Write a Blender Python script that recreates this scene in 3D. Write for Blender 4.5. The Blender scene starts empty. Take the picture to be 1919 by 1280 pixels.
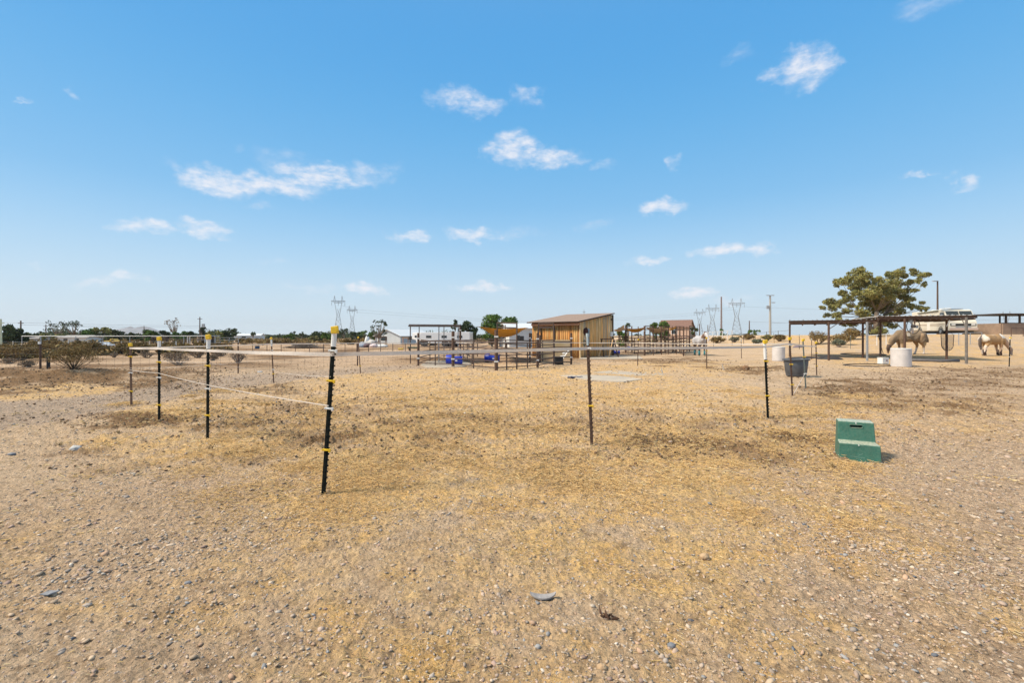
import bpy, bmesh, math, random
import numpy as np
from mathutils import Vector, Matrix, Quaternion
random.seed(7); RNG = np.random.RandomState(7)
PI = math.pi
SC = bpy.context.scene
COL = SC.collection
# ------------------------------------------------------------------ camera, world, sun, exposure
F = 880.0; CX = 959.5; HY = 630.0; CAMH = 1.41          # focal length and horizon in photo pixels
cam_d = bpy.data.cameras.new('camera'); cam = bpy.data.objects.new('camera', cam_d); COL.objects.link(cam)
cam.location = (0, 0, CAMH); cam.rotation_euler = (math.radians(90), 0, 0)
cam_d.sensor_width = 36.0; cam_d.sensor_fit = 'HORIZONTAL'; cam_d.lens = 36.0*F/1919.0
cam_d.shift_y = (HY-640.0)/1919.0
cam_d.clip_start = 0.05; cam_d.clip_end = 20000
SC.camera = cam
SUN_AZ = math.radians(-103)      # from +Y towards -X: sun on the left
SUN_EL = math.radians(48)
SC.view_settings.view_transform = 'Standard'; SC.view_settings.look = 'None'
SC.view_settings.exposure = 0.45; SC.view_settings.gamma = 1.0
try: SC.view_settings.use_curve_mapping = False
except Exception: pass
def s2l(c):
    c = c/255.0
    return c/12.92 if c <= 0.04045 else ((c+0.055)/1.055)**2.4
def rgb(r, g, b): return (s2l(r), s2l(g), s2l(b), 1.0)

w = bpy.data.worlds.new("World"); SC.world = w; w.use_nodes = True
nt = w.node_tree; N = nt.nodes; L = nt.links; N.clear()
out = N.new('ShaderNodeOutputWorld'); bg = N.new('ShaderNodeBackground'); L.new(bg.outputs[0], out.inputs[0])
bg.inputs[1].default_value = 0.76
tc = N.new('ShaderNodeTexCoord'); sep = N.new('ShaderNodeSeparateXYZ'); L.new(tc.outputs['Generated'], sep.inputs[0])
def mth(op, a, b=None, c=None):
    n = N.new('ShaderNodeMath'); n.operation = op
    for i, v in enumerate((a, b, c)):
        if v is None: continue
        if isinstance(v, (int, float)): n.inputs[i].default_value = v
        else: L.new(v, n.inputs[i])
    return n.outputs[0]
az = mth('ARCTAN2', sep.outputs[0], sep.outputs[1]); el = mth('ARCSINE', sep.outputs[2])
elr = mth('DIVIDE', el, PI/2)
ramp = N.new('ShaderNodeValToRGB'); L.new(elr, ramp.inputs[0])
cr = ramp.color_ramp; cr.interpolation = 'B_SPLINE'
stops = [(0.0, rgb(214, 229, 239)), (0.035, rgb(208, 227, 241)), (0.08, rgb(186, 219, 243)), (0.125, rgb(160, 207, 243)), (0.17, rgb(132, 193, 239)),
         (0.25, rgb(106, 180, 235)), (0.32, rgb(92, 171, 232)), (0.42, rgb(80, 162, 228)), (0.50, rgb(150, 190, 225)), (0.62, rgb(225, 226, 224)), (1.0, rgb(240, 234, 224))]  # top stops, above the frame, made paler and warmer as added fill light
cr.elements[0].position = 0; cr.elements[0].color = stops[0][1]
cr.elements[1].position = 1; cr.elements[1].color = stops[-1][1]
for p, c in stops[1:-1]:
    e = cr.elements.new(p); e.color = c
sky = N.new('ShaderNodeTexSky'); sky.sky_type = 'NISHITA'; sky.sun_disc = False
sky.sun_elevation = SUN_EL; sky.sun_rotation = SUN_AZ; sky.dust_density = 2.0; sky.air_density = 1.0
ska = N.new('ShaderNodeVectorMath'); ska.operation = 'SCALE'; L.new(sky.outputs[0], ska.inputs[0]); ska.inputs[3].default_value = 0.12
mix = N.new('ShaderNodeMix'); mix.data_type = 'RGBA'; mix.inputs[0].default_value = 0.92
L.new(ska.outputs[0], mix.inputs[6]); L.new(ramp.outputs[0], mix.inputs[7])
# clouds: small puffs, each by its direction in the sky
comb = N.new('ShaderNodeCombineXYZ'); L.new(az, comb.inputs[0]); L.new(el, comb.inputs[1])
def noise_w(scale, detail, rough=0.6, off=(0, 0, 0), sy=1.0):
    mp = N.new('ShaderNodeMapping'); L.new(comb.outputs[0], mp.inputs[0]); mp.inputs['Location'].default_value = off
    mp.inputs['Scale'].default_value = (1, sy, 1)
    n = N.new('ShaderNodeTexNoise'); n.inputs['Scale'].default_value = scale; n.inputs['Detail'].default_value = detail
    n.inputs['Roughness'].default_value = rough; L.new(mp.outputs[0], n.inputs['Vector']); return n
nz = noise_w(20, 4, 0.58, (0, 0, 0), 1.4)
vs = N.new('ShaderNodeVectorMath'); vs.operation = 'SUBTRACT'; L.new(nz.outputs['Color'], vs.inputs[0]); vs.inputs[1].default_value = (0.5, 0.5, 0.5)
vm = N.new('ShaderNodeVectorMath'); vm.operation = 'MULTIPLY_ADD'; L.new(vs.outputs[0], vm.inputs[0]); vm.inputs[1].default_value = (0.12, 0.055, 0); L.new(comb.outputs[0], vm.inputs[2])
flat = N.new('ShaderNodeVectorMath'); flat.operation = 'MULTIPLY'; L.new(vm.outputs[0], flat.inputs[0]); flat.inputs[1].default_value = (1, 1, 0)
CL = [(1500,125,60,38,1),(1478,95,22,14,.6),(865,188,55,24,.75),(905,196,45,16,.7),(985,178,28,20,.6),(960,275,50,32,1),(1030,298,60,18,.9),(1130,308,28,12,.5),
 (400,340,75,26,1),(500,346,110,22,1),(600,332,90,24,1),(690,325,50,20,.55),(322,303,22,14,.5),(268,427,58,18,.95),(382,428,50,18,.95),(770,443,36,12,.8),
 (885,441,45,15,.9),(965,440,50,14,.4),(1242,388,45,16,.95),(1350,464,60,16,.95),(1410,466,30,14,.8),(1212,490,36,10,.95),(190,527,60,13,.7),(240,518,35,12,.75),(680,540,38,13,1),
 (905,535,55,12,1),(1300,550,38,14,.95),(1370,562,45,12,.5),(1795,344,32,20,.75),(1722,327,20,10,.6),(1755,325,14,8,.5),(1730,12,75,22,.45),(140,181,25,12,.55),(30,192,10,10,.5),
 (1270,300,15,12,.5),(1110,424,25,10,.4),(530,300,60,25,.4),(1380,102,35,14,.35),(480,388,40,10,.4),(575,540,60,10,.45),(520,490,40,8,.35),(62,496,18,8,.4),(440,278,18,9,.3),(735,312,18,8,.35)]
acc = None
for (px, py, rx, ry, s) in CL:
    u = (px-CX)/F; v = (HY-py)/F
    a = math.atan(u); e = math.atan(v/math.sqrt(1+u*u)); k = 1/(1+u*u)
    ra = rx/F*k*1.28; re = ry/F*math.sqrt(k)*1.10
    n1 = N.new('ShaderNodeVectorMath'); n1.operation = 'MULTIPLY_ADD'; L.new(flat.outputs[0], n1.inputs[0])
    n1.inputs[1].default_value = (1/ra, 1/re, 0); n1.inputs[2].default_value = (-a/ra, -e/re, 0)
    n2 = N.new('ShaderNodeVectorMath'); n2.operation = 'DOT_PRODUCT'; L.new(n1.outputs[0], n2.inputs[0]); L.new(n1.outputs[0], n2.inputs[1])
    o = mth('MULTIPLY_ADD', n2.outputs['Value'], -s, s)
    acc = o if acc is None else mth('MAXIMUM', acc, o)
acc = mth('MAXIMUM', acc, 0.0)
nz2 = noise_w(34, 4, 0.6, (3, 1, 0), 2.2)
dens = mth('MULTIPLY', acc, mth('MULTIPLY_ADD', nz2.outputs[0], 2.2, -0.25))
mr = N.new('ShaderNodeMapRange'); mr.interpolation_type = 'SMOOTHSTEP'; L.new(dens, mr.inputs[0])
mr.inputs[1].default_value = 0.03; mr.inputs[2].default_value = 1.25; mr.inputs[3].default_value = 0; mr.inputs[4].default_value = 0.90
# faint thin veil near the horizon
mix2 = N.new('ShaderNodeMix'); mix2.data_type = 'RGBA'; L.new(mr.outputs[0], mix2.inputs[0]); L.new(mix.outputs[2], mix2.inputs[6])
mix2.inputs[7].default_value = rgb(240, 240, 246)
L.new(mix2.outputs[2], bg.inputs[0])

sd = bpy.data.lights.new('sun', 'SUN'); sun = bpy.data.objects.new('sun', sd); COL.objects.link(sun)
sd.energy = 3.9; sd.angle = math.radians(11); sd.color = (1.0, 0.89, 0.72)
dv = Vector((math.sin(SUN_AZ)*math.cos(SUN_EL), math.cos(SUN_AZ)*math.cos(SUN_EL), math.sin(SUN_EL)))
sun.rotation_euler = dv.to_track_quat('Z', 'Y').to_euler(); sun.location = (-30, 5, 40)

# ------------------------------------------------------------------ helpers
MC = {}
def mat(name, col, rough=0.8, var=0.0, scale=8.0, bump=0.0, metal=0.0, col2=None, attr=None, stretch=None, bscale=None, spec=None, two=False):
    if name in MC: return MC[name]
    m = bpy.data.materials.new(name); m.use_nodes = True; t = m.node_tree; b = t.nodes['Principled BSDF']
    b.inputs['Roughness'].default_value = rough; b.inputs['Metallic'].default_value = metal
    if spec is not None: b.inputs['Specular IOR Level'].default_value = spec
    tcn = t.nodes.new('ShaderNodeTexCoord'); vec = tcn.outputs['Object']
    if stretch:
        mp = t.nodes.new('ShaderNodeMapping'); mp.inputs['Scale'].default_value = stretch; t.links.new(vec, mp.inputs[0]); vec = mp.outputs[0]
    src = None
    if var > 0 or col2 is not None:
        n = t.nodes.new('ShaderNodeTexNoise'); n.inputs['Scale'].default_value = scale; n.inputs['Detail'].default_value = 6; n.inputs['Roughness'].default_value = 0.65
        t.links.new(vec, n.inputs['Vector'])
        r = t.nodes.new('ShaderNodeValToRGB'); t.links.new(n.outputs[0], r.inputs[0])
        r.color_ramp.elements[0].position = 0.35; r.color_ramp.elements[1].position = 0.65
        c2 = col2 if col2 is not None else tuple(min(1, c*(1+var)) for c in col[:3])+(1,)
        c1 = col if col2 is not None else tuple(c*(1-var) for c in col[:3])+(1,)
        r.color_ramp.elements[0].color = c1; r.color_ramp.elements[1].color = c2; src = r.outputs[0]
    if attr:
        a = t.nodes.new('ShaderNodeAttribute'); a.attribute_name = attr
        if src is not None or attr == 'Var':
            mx = t.nodes.new('ShaderNodeMix'); mx.data_type = 'RGBA'; mx.blend_type = 'MULTIPLY'; mx.inputs[0].default_value = 1
            if src is None: mx.inputs[6].default_value = col
            else: t.links.new(src, mx.inputs[6])
            t.links.new(a.outputs['Color'], mx.inputs[7]); src = mx.outputs[2]
        else: src = a.outputs['Color']
    if src is not None: t.links.new(src, b.inputs['Base Color'])
    else: b.inputs['Base Color'].default_value = col
    if bump > 0:
        n = t.nodes.new('ShaderNodeTexNoise'); n.inputs['Scale'].default_value = bscale or scale*3; n.inputs['Detail'].default_value = 5
        t.links.new(vec, n.inputs['Vector'])
        bp = t.nodes.new('ShaderNodeBump'); bp.inputs['Strength'].default_value = bump; bp.inputs['Distance'].default_value = 0.02
        t.links.new(n.outputs[0], bp.inputs['Height']); t.links.new(bp.outputs[0], b.inputs['Normal'])
    MC[name] = m; return m

class MB:
    def __init__(s): s.v = []; s.f = []
    def quad(s, a, b, c, d):
        i = len(s.v); s.v += [tuple(a), tuple(b), tuple(c), tuple(d)]; s.f.append((i, i+1, i+2, i+3)); return s
    def box(s, c, d, rz=0, M=None):
        i = len(s.v); hx, hy, hz = d[0]/2, d[1]/2, d[2]/2
        R = M if M is not None else Matrix.Rotation(rz, 3, 'Z')
        for z in (-hz, hz):
            for x, y in ((-hx, -hy), (hx, -hy), (hx, hy), (-hx, hy)):
                p = R @ Vector((x, y, z)); s.v.append((p.x+c[0], p.y+c[1], p.z+c[2]))
        for q in ((3,2,1,0),(4,5,6,7),(0,1,5,4),(1,2,6,5),(2,3,7,6),(3,0,4,7)): s.f.append(tuple(i+k for k in q))
        return s
    def tube(s, pts, r, n=8, cap=True, sq=None):
        pts = [Vector(p) for p in pts]; rs = r if isinstance(r, (list, tuple)) else [r]*len(pts)
        base = len(s.v); up = None
        for k, p in enumerate(pts):
            t = (pts[min(k+1, len(pts)-1)]-pts[max(k-1, 0)])
            if t.length < 1e-9: t = Vector((0, 0, 1))
            t.normalize()
            if up is None:
                up = Vector((0, 0, 1)) if abs(t.z) < 0.9 else Vector((1, 0, 0))
            u = (up - t*up.dot(t)); 
            if u.length < 1e-6: u = Vector((1, 0, 0)) - t*t.x
            u.normalize(); v = t.cross(u); up = u
            for j in range(n):
                a = 2*PI*j/n; s.v.append(tuple(p + (u*math.cos(a) + v*math.sin(a)*(sq or 1))*rs[k]))
        for k in range(len(pts)-1):
            for j in range(n):
                a = base+k*n+j; b = base+k*n+(j+1) % n; s.f.append((a, b, b+n, a+n))
        if cap:
            s.f.append(tuple(base+j for j in reversed(range(n)))); e = base+(len(pts)-1)*n; s.f.append(tuple(e+j for j in range(n)))
        return s
    def prism(s, prof, y0, y1, close=True):            # prof: (x,z) outline counter-clockwise, extruded along y
        i = len(s.v); n = len(prof)
        for (x, z) in prof: s.v.append((x, y0, z))
        for (x, z) in prof: s.v.append((x, y1, z))
        s.f.append(tuple(i+k for k in range(n))); s.f.append(tuple(i+n+k for k in reversed(range(n))))
        for k in range(n):
            a = i+k; b = i+(k+1) % n; s.f.append((b, a, a+n, b+n))
        return s
    def lathe(s, prof, c=(0, 0, 0), n=24, sx=1, sy=1):  # prof: (r,z)
        i = len(s.v)
        for (r, z) in prof:
            for j in range(n):
                a = 2*PI*j/n; s.v.append((c[0]+r*sx*math.cos(a), c[1]+r*sy*math.sin(a), c[2]+z))
        for k in range(len(prof)-1):
            for j in range(n):
                a = i+k*n+j; b = i+k*n+(j+1) % n; s.f.append((a, b, b+n, a+n))
        return s
    def xf(s, M, start=0):
        for k in range(start, len(s.v)): s.v[k] = tuple(M @ Vector(s.v[k]))
        return s
    def build(s, name, m, parent=None, smooth=False, bevel=0):
        me = bpy.data.meshes.new(name); me.from_pydata(s.v, [], s.f); me.update()
        o = bpy.data.objects.new(name, me); COL.objects.link(o)
        if m: me.materials.append(m)
        if parent: o.parent = parent
        if smooth:
            me.polygons.foreach_set('use_smooth', [True]*len(me.polygons))
        if bevel:
            b = o.modifiers.new('bevel', 'BEVEL'); b.width = bevel; b.segments = 2; b.limit_method = 'ANGLE'
        return o
def np_mesh(name, V, Fc, m, parent=None, colors=None, attr='Col', smooth=False):
    me = bpy.data.meshes.new(name); V = np.asarray(V, np.float32); Fc = np.asarray(Fc, np.int32); k = Fc.shape[1]
    me.vertices.add(len(V)); me.vertices.foreach_set('co', V.ravel())
    me.loops.add(Fc.size); me.loops.foreach_set('vertex_index', Fc.ravel())
    me.polygons.add(len(Fc)); me.polygons.foreach_set('loop_start', np.arange(0, Fc.size, k, dtype=np.int32))
    try: me.polygons.foreach_set('loop_total', np.full(len(Fc), k, np.int32))
    except Exception: pass
    if smooth: me.polygons.foreach_set('use_smooth', np.ones(len(Fc), bool))
    me.update(calc_edges=True)
    if colors is not None:
        C = np.asarray(colors, np.float32)
        if C.shape[1] == 3: C = np.hstack([C, np.ones((len(C), 1), np.float32)])
        a = me.color_attributes.new(attr, 'FLOAT_COLOR', 'POINT'); a.data.foreach_set('color', C.ravel())
    me.materials.append(m)
    o = bpy.data.objects.new(name, me); COL.objects.link(o)
    if parent: o.parent = parent
    return o
def tag(o, label=None, cat=None, group=None, kind=None):
    if label: o['label'] = label
    if cat: o['category'] = cat
    if group: o['group'] = group
    if kind: o['kind'] = kind
    return o
def thing(name, label, cat, loc=(0, 0, 0), rz=0, group=None):
    o = bpy.data.objects.new(name, None); COL.objects.link(o); o.location = loc; o.rotation_euler = (0, 0, rz)
    o.empty_display_size = 0.2
    return tag(o, label, cat, group)
def copy_tree(o, parent=None):
    c = o.copy(); COL.objects.link(c)
    if parent: c.parent = parent; c.matrix_parent_inverse = o.matrix_parent_inverse.copy()
    for ch in [k for k in bpy.data.objects if k.parent == o]: copy_tree(ch, c)
    return c
# ------------------------------------------------------------------ terrain
def _h(xi, yi, seed):
    h = (xi.astype(np.int64)*374761393 + yi.astype(np.int64)*668265263 + seed*1442695041) & 0xFFFFFFFF
    h = ((h ^ (h >> 13))*1274126177) & 0xFFFFFFFF
    return (h ^ (h >> 16)) & 0xFFFFFFFF
def pn(x, y, seed=0):
    x = np.asarray(x, float); y = np.asarray(y, float)
    xi = np.floor(x); yi = np.floor(y); xf = x-xi; yf = y-yi
    u = xf*xf*xf*(xf*(xf*6-15)+10); v = yf*yf*yf*(yf*(yf*6-15)+10)
    def g(dx, dy):
        a = _h(xi+dx, yi+dy, seed)/4294967296.0*2*PI
        return np.cos(a)*(xf-dx)+np.sin(a)*(yf-dy)
    a = g(0, 0)*(1-u)+g(1, 0)*u; b = g(0, 1)*(1-u)+g(1, 1)*u
    return (a*(1-v)+b*v)*1.5
def fbm(x, y, o=4, seed=0, g=0.5):
    s = 0; a = 1; f = 1; t = 0
    for k in range(o):
        s = s+a*pn(x*f, y*f, seed+k*17); t += a; a *= g; f *= 2.03
    return s/t
def ss(a, b, x):
    t = np.clip((x-a)/(b-a), 0, 1); return t*t*(3-2*t)
def proj(x, y):
    yy = np.maximum(y, 0.25)
    return CX+F*x/yy, HY+F*CAMH/yy
def blob(PX, PY, px, py, rx, ry):
    return np.clip(1.25-((PX-px)/rx)**2-((PY-py)/ry)**2, 0, 1)
def dirtmask(PX, PY):                # trampled brown earth
    m = np.zeros_like(PX)
    for a in ((60, 712, 330, 22, 1), (330, 697, 120, 8, .8), (260, 790, 170, 14, .9), (430, 790, 120, 20, .5), (620, 820, 170, 45, .55), (800, 850, 190, 30, .4), (1230, 838, 170, 40, .8),
              (1420, 830, 190, 45, .6), (1600, 732, 120, 16, .9), (1720, 760, 260, 24, .5), (1400, 693, 90, 6, .8), (1260, 676, 110, 6, .7), (690, 760, 160, 18, .35), (480, 730, 150, 10, .5), (1860, 700, 240, 14, .5),
              (1500, 860, 160, 30, .5), (900, 800, 420, 26, .42), (560, 770, 200, 22, .5), (1320, 790, 260, 26, .4), (1750, 720, 240, 18, .55), (1100, 868, 300, 20, .38), (200, 880, 160, 16, .35), (480, 860, 120, 22, .4)):
        m = np.maximum(m, blob(PX, PY, *a[:4])*a[4])
    return m
def base_z(x, y):
    x = np.asarray(x, float); y = np.asarray(y, float)
    z = 1.42*ss(27, 50, y)*ss(18, 42, x) + 0.14*ss(18, 30, y)*ss(8, 22, x)
    z = z + 0.36*np.exp(-((y-15.4+0.5*np.sin(x*0.7))/1.3)**2)*ss(-10.5, -14.0, x)
    z = z+0.14*np.exp(-((y-45.5)/2.2)**2)*ss(24, 34, x)
    far = ss(40, 140, np.hypot(x, y))
    z = z + 0.05*fbm(x*0.15, y*0.15, 3, 5)*(1-far)
    return z
def fine_z(x, y, dm=None):
    if dm is None:
        PX, PY = proj(x, y); dm = np.where(y > 0.25, dirtmask(PX, PY), 0)
    r = np.hypot(x, y); k = 1-ss(20, 45, r)
    arena = ss(5.0, 6.5, y)*ss(-9, -7, x)*(1-ss(9, 12, x))
    amp = 0.35+0.45*arena+1.3*dm
    n1 = fbm(x*1.1, y*1.1, 3, 11)*0.045
    n2 = np.abs(fbm(x*5.5, y*5.5, 3, 23))*0.085-0.015
    n3 = fbm(x*16, y*16, 2, 31)*0.030
    n4 = fbm(x*42, y*42, 2, 37)*0.013*(1-ss(7, 10, r))
    return k*(n1*0.6 + amp*(n2+n3) + (.5+.5*amp)*n4)
def T(x, y): return base_z(x, y)+fine_z(np.asarray(x, float), np.asarray(y, float))
def tz(x, y): return float(T(np.array([x]), np.array([y]))[0])
def G(px, py):                       # where the line of sight through a photo pixel meets the terrain
    ds = np.concatenate([np.arange(1.5, 80, 0.04), np.arange(80, 600, 0.5)])
    xs = (px-CX)/F*ds; zr = CAMH+(HY-py)/F*ds
    d = zr-base_z(xs, ds)
    i = np.argmax(d < 0) if (d < 0).any() else len(ds)-1
    X, Y = float(xs[i]), float(ds[i]); return Vector((X, Y, tz(X, Y)))
def A(px, D, dz=0.0):                # ground point on the bearing of a pixel column at depth D
    X = (px-CX)/F*D; return Vector((X, D, tz(X, D)+dz))
def ZY(py, D): return CAMH+(HY-py)/F*D   # height seen at picture row py at depth D
def Q(px, py, D): return Vector(((px-CX)/F*D, D, ZY(py, D)))

# ground sheet
az_f = np.radians(np.arange(-56, 56.001, 0.14)); az_b = np.radians(np.arange(60, 300, 6.0)); AZ = np.concatenate([az_f, az_b])
rs = [0.3, 0.8, 1.2]; r = 1.5
while r < 3200:
    rs.append(r); r += r*0.0062 if r < 40 else (r*0.02 if r < 120 else r*0.07)
RS = np.array(rs); nr, na = len(RS), len(AZ)
RR, AA = np.meshgrid(RS, AZ, indexing='ij'); X = (RR*np.sin(AA)).ravel(); Y = (RR*np.cos(AA)).ravel()
PX, PY = proj(X, Y); front = (Y > 0.25)
wx = 55*fbm(X*0.35, Y*0.35, 4, 3); wy = fbm(X*0.5+9, Y*0.5, 4, 4)
PXw = PX+wx*2.2; PYw = PY+wy*(PY-HY)*0.32
dm = np.where(front, dirtmask(PXw, PYw), 0)*np.clip(0.75+1.1*fbm(X*1.3, Y*1.3, 4, 77), 0, 1.3)
Z = base_z(X, Y)+fine_z(X, Y, dm)
lo = np.interp(PX, [-900, 0, 130, 250, 450, 600, 780, 900], [930, 800, 786, 760, 728, 705, 691, 686])
hi = np.interp(PX, [-900, 0, 200, 400, 600, 780, 900], [850, 757, 738, 706, 693, 683, 681])
PYr = PY+wy*5
road = np.where(front, ss(hi-3, hi+3, PYr)*(1-ss(lo-4, lo+6, PYr))*(1-ss(760, 860, PX)), 0)
tr_ = (PYr-hi)/np.maximum(lo-hi, 1); Z = Z-0.02*road-road*0.05*(np.exp(-((tr_-.28)/.09)**2)+np.exp(-((tr_-.72)/.09)**2))*(.6+.8*np.clip(fbm(X*.6, Y*.6, 2, 71)+.3, 0, 1))
# straw-coloured sand: arena, middle foreground and strips
st = np.zeros_like(X)
for a in ((950, 740, 520, 60, .75), (700, 830, 420, 90, .8), (1000, 930, 520, 90, 1), (1250, 1000, 420, 130, .75), (760, 1080, 420, 150, .55), (1150, 1120, 330, 150, .5), (1350, 830, 330, 70, .75), (1500, 760, 300, 25, .6), (330, 770, 230, 22, .9), (330, 850, 260, 50, .55),
          (60, 738, 320, 12, 1), (1650, 650, 330, 12, .6), (1750, 675, 330, 14, .6), (1250, 690, 240, 14, .7), (700, 706, 260, 8, .8), (980, 700, 260, 12, .75), (1620, 1010, 240, 110, .6), (900, 1240, 500, 80, .5), (1400, 1240, 400, 90, .6), (1750, 1180, 260, 80, .4), (300, 1080, 380, 120, .38), (1780, 780, 240, 50, .35)):
    st = np.maximum(st, blob(PXw, PYw, *a[:4])*a[4])
pat = .45*fbm(X*0.9, Y*0.9, 5, 41)+.75*fbm(X*3.1, Y*3.1, 5, 43); st = np.clip(st*(0.80+2.0*pat)+0.25*np.clip(pat, 0, 1), 0, 1)*(1-road)
st = np.where(front, st, 0.3)
gr = np.zeros_like(X)
for a in ((1800, 950, 380, 300, 1), (1880, 1150, 400, 260, 1), (1250, 1260, 600, 120, .6), (200, 1000, 420, 160, .6), (480, 930, 190, 50, .7), (1700, 800, 300, 60, .5), (300, 1200, 500, 120, .35), (1560, 1120, 260, 160, .6)):
    gr = np.maximum(gr, blob(PXw, PYw, *a[:4])*a[4])
gr = np.clip(gr*(0.8+0.9*fbm(X*1.7, Y*1.7, 4, 51)), 0, 1); gr = np.where(front, np.maximum(gr, road*0.9), 0.4)
rr_ = np.hypot(X, Y); gr = np.maximum(gr, ss(17, 27, rr_)*(1-ss(2, 14, X))*.95*(1-st*.8)); st = st*(1-.7*ss(24, 34, rr_)*(1-ss(2, 14, X)))
farm = ss(18, 30, rr_)*(1-ss(2, 16, X)); dm = np.maximum(dm, farm*np.clip(.30+1.3*fbm(X*.16, Y*.16, 4, 91), 0, .75))
C = np.stack([st, dm, gr, road], 1)
Vg = np.stack([X, Y, Z], 1)
i, j = np.meshgrid(np.arange(nr-1), np.arange(na), indexing='ij'); j2 = (j+1) % na
Fg = np.stack([(i*na+j), (i*na+j2), ((i+1)*na+j2), ((i+1)*na+j)], -1).reshape(-1, 4)[:, ::-1]
def ground_mat():
    m = bpy.data.materials.new('desert_ground'); m.use_nodes = True; t = m.node_tree; n = t.nodes; l = t.links; b = n['Principled BSDF']
    b.inputs['Roughness'].default_value = 0.95; b.inputs['Specular IOR Level'].default_value = 0.15
    at = n.new('ShaderNodeAttribute'); at.attribute_name = 'Mask'; sp = n.new('ShaderNodeSeparateColor'); l.new(at.outputs['Color'], sp.inputs[0])
    tcn = n.new('ShaderNodeTexCoord')
    def nz(sc, det=6, ro=0.65, off=0):
        mp = n.new('ShaderNodeMapping'); mp.inputs['Location'].default_value = (off, off, 0); l.new(tcn.outputs['Object'], mp.inputs[0])
        q = n.new('ShaderNodeTexNoise'); q.inputs['Scale'].default_value = sc; q.inputs['Detail'].default_value = det; q.inputs['Roughness'].default_value = ro; l.new(mp.outputs[0], q.inputs['Vector']); return q.outputs[0]
    def mx(f, a, c, mode='MIX'):
        q = n.new('ShaderNodeMix'); q.data_type = 'RGBA'; q.blend_type = mode
        for k, v in ((0, f), (6, a), (7, c)):
            if isinstance(v, (float, int)): q.inputs[k].default_value = v
            elif isinstance(v, tuple): q.inputs[k].default_value = v
            else: l.new(v, q.inputs[k])
        return q.outputs[2]
    def mp_(v, a, b2, c=0, d=1):
        q = n.new('ShaderNodeMapRange'); l.new(v, q.inputs[0]); q.inputs[1].default_value = a; q.inputs[2].default_value = b2; q.inputs[3].default_value = c; q.inputs[4].default_value = d; return q.outputs[0]
    def mm(op, a, c):
        q = n.new('ShaderNodeMath'); q.operation = op
        for k, v in enumerate((a, c)):
            if isinstance(v, (float, int)): q.inputs[k].default_value = v
            else: l.new(v, q.inputs[k])
        return q.outputs[0]
    n_big = nz(0.35, 5); n_mid = nz(2.2, 6, 0.7); n_f = nz(14, 8, 0.75); n_ff = nz(60, 4, 0.7)
    sand = mx(mp_(n_big, .35, .65), (0.63, 0.455, 0.295, 1), (0.80, 0.60, 0.41, 1))
    straw = mx(mp_(n_mid, .35, .65), (0.79, 0.485, 0.175, 1), (0.90, 0.62, 0.30, 1))
    brown = mx(mp_(n_mid, .3, .7), (0.15, 0.085, 0.04, 1), (0.36, 0.22, 0.11, 1))
    grav = mx(mp_(n_mid, .3, .7), (0.62, 0.445, 0.295, 1), (0.79, 0.585, 0.41, 1))
    sf = mm('MULTIPLY', mp_(sp.outputs[0], .08, .74), mp_(n_f, .34, .56, .22, 1.0))
    c = mx(mm('MULTIPLY', sp.outputs[2], .8), sand, grav)
    c = mx(sf, c, straw)
    bf = mp_(mm('ADD', mm('MULTIPLY', sp.outputs[1], 1.25), mm('MULTIPLY', n_f, .8)), .55, 1.15)
    c = mx(mm('MULTIPLY', bf, .92), c, brown)
    fl = nz(5.5, 7, .72, 7); fk = mp_(fl, .36, .46, 1, 0); fk = mm('MULTIPLY', fk, mp_(n_big, .3, .7, .35, .9)); c = mx(mm('MULTIPLY', fk, .78), c, (0.25, 0.155, 0.085, 1))
    f2 = nz(27, 4, .7, 13); f2k = mp_(f2, .36, .44, 1, 0); c = mx(mm('MULTIPLY', f2k, .50), c, (0.22, 0.15, 0.10, 1))  # dark flecks paint crevice shade into the soil colour
    f3 = nz(75, 3, .7, 3); f3k = mp_(f3, .37, .43, 1, 0); c = mx(mm('MULTIPLY', f3k, .45), c, (0.20, 0.15, 0.11, 1))  # finer flecks of the same painted crevice shade
    # road gravel
    c = mx(mm('MULTIPLY', at.outputs['Alpha'], .7), c, (0.50, 0.40, 0.315, 1))
    # grain of the soil: real mottling of dark and pale grains
    g = mx(mp_(n_f, .33, .68), (0.52, 0.47, 0.42, 1), (1.12, 1.11, 1.09, 1)); c = mx(0.72, c, g, 'MULTIPLY')
    vo = n.new('ShaderNodeTexVoronoi'); vo.inputs['Scale'].default_value = 38; l.new(tcn.outputs['Object'], vo.inputs['Vector'])
    vs2 = n.new('ShaderNodeSeparateColor'); l.new(vo.outputs['Color'], vs2.inputs[0])
    gg = mx(vs2.outputs[0], (0.62, 0.60, 0.60, 1), (1.25, 1.22, 1.18, 1))
    c = mx(mm('MULTIPLY', sp.outputs[2], .75), c, gg, 'MULTIPLY')
    g2 = mx(mp_(n_ff, .3, .7), (0.7, 0.7, 0.7, 1), (1.15, 1.15, 1.15, 1)); c = mx(0.6, c, g2, 'MULTIPLY')
    l.new(c, b.inputs['Base Color'])
    hgt = mm('ADD', mm('MULTIPLY', n_f, 1.0), mm('MULTIPLY', n_ff, .35))
    hgt = mm('ADD', hgt, mm('MULTIPLY', vo.outputs['Distance'], -.35))
    bp = n.new('ShaderNodeBump'); bp.inputs['Strength'].default_value = 1.0; bp.inputs['Distance'].default_value = 0.05
    l.new(hgt, bp.inputs['Height']); l.new(bp.outputs[0], b.inputs['Normal'])
    return m
me_g = np_mesh('ground', Vg, Fg, ground_mat(), smooth=True)
a_ = me_g.data.color_attributes.new('Mask', 'FLOAT_COLOR', 'POINT'); a_.data.foreach_set('color', C.astype(np.float32).ravel())
tag(me_g, kind='structure')
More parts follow.
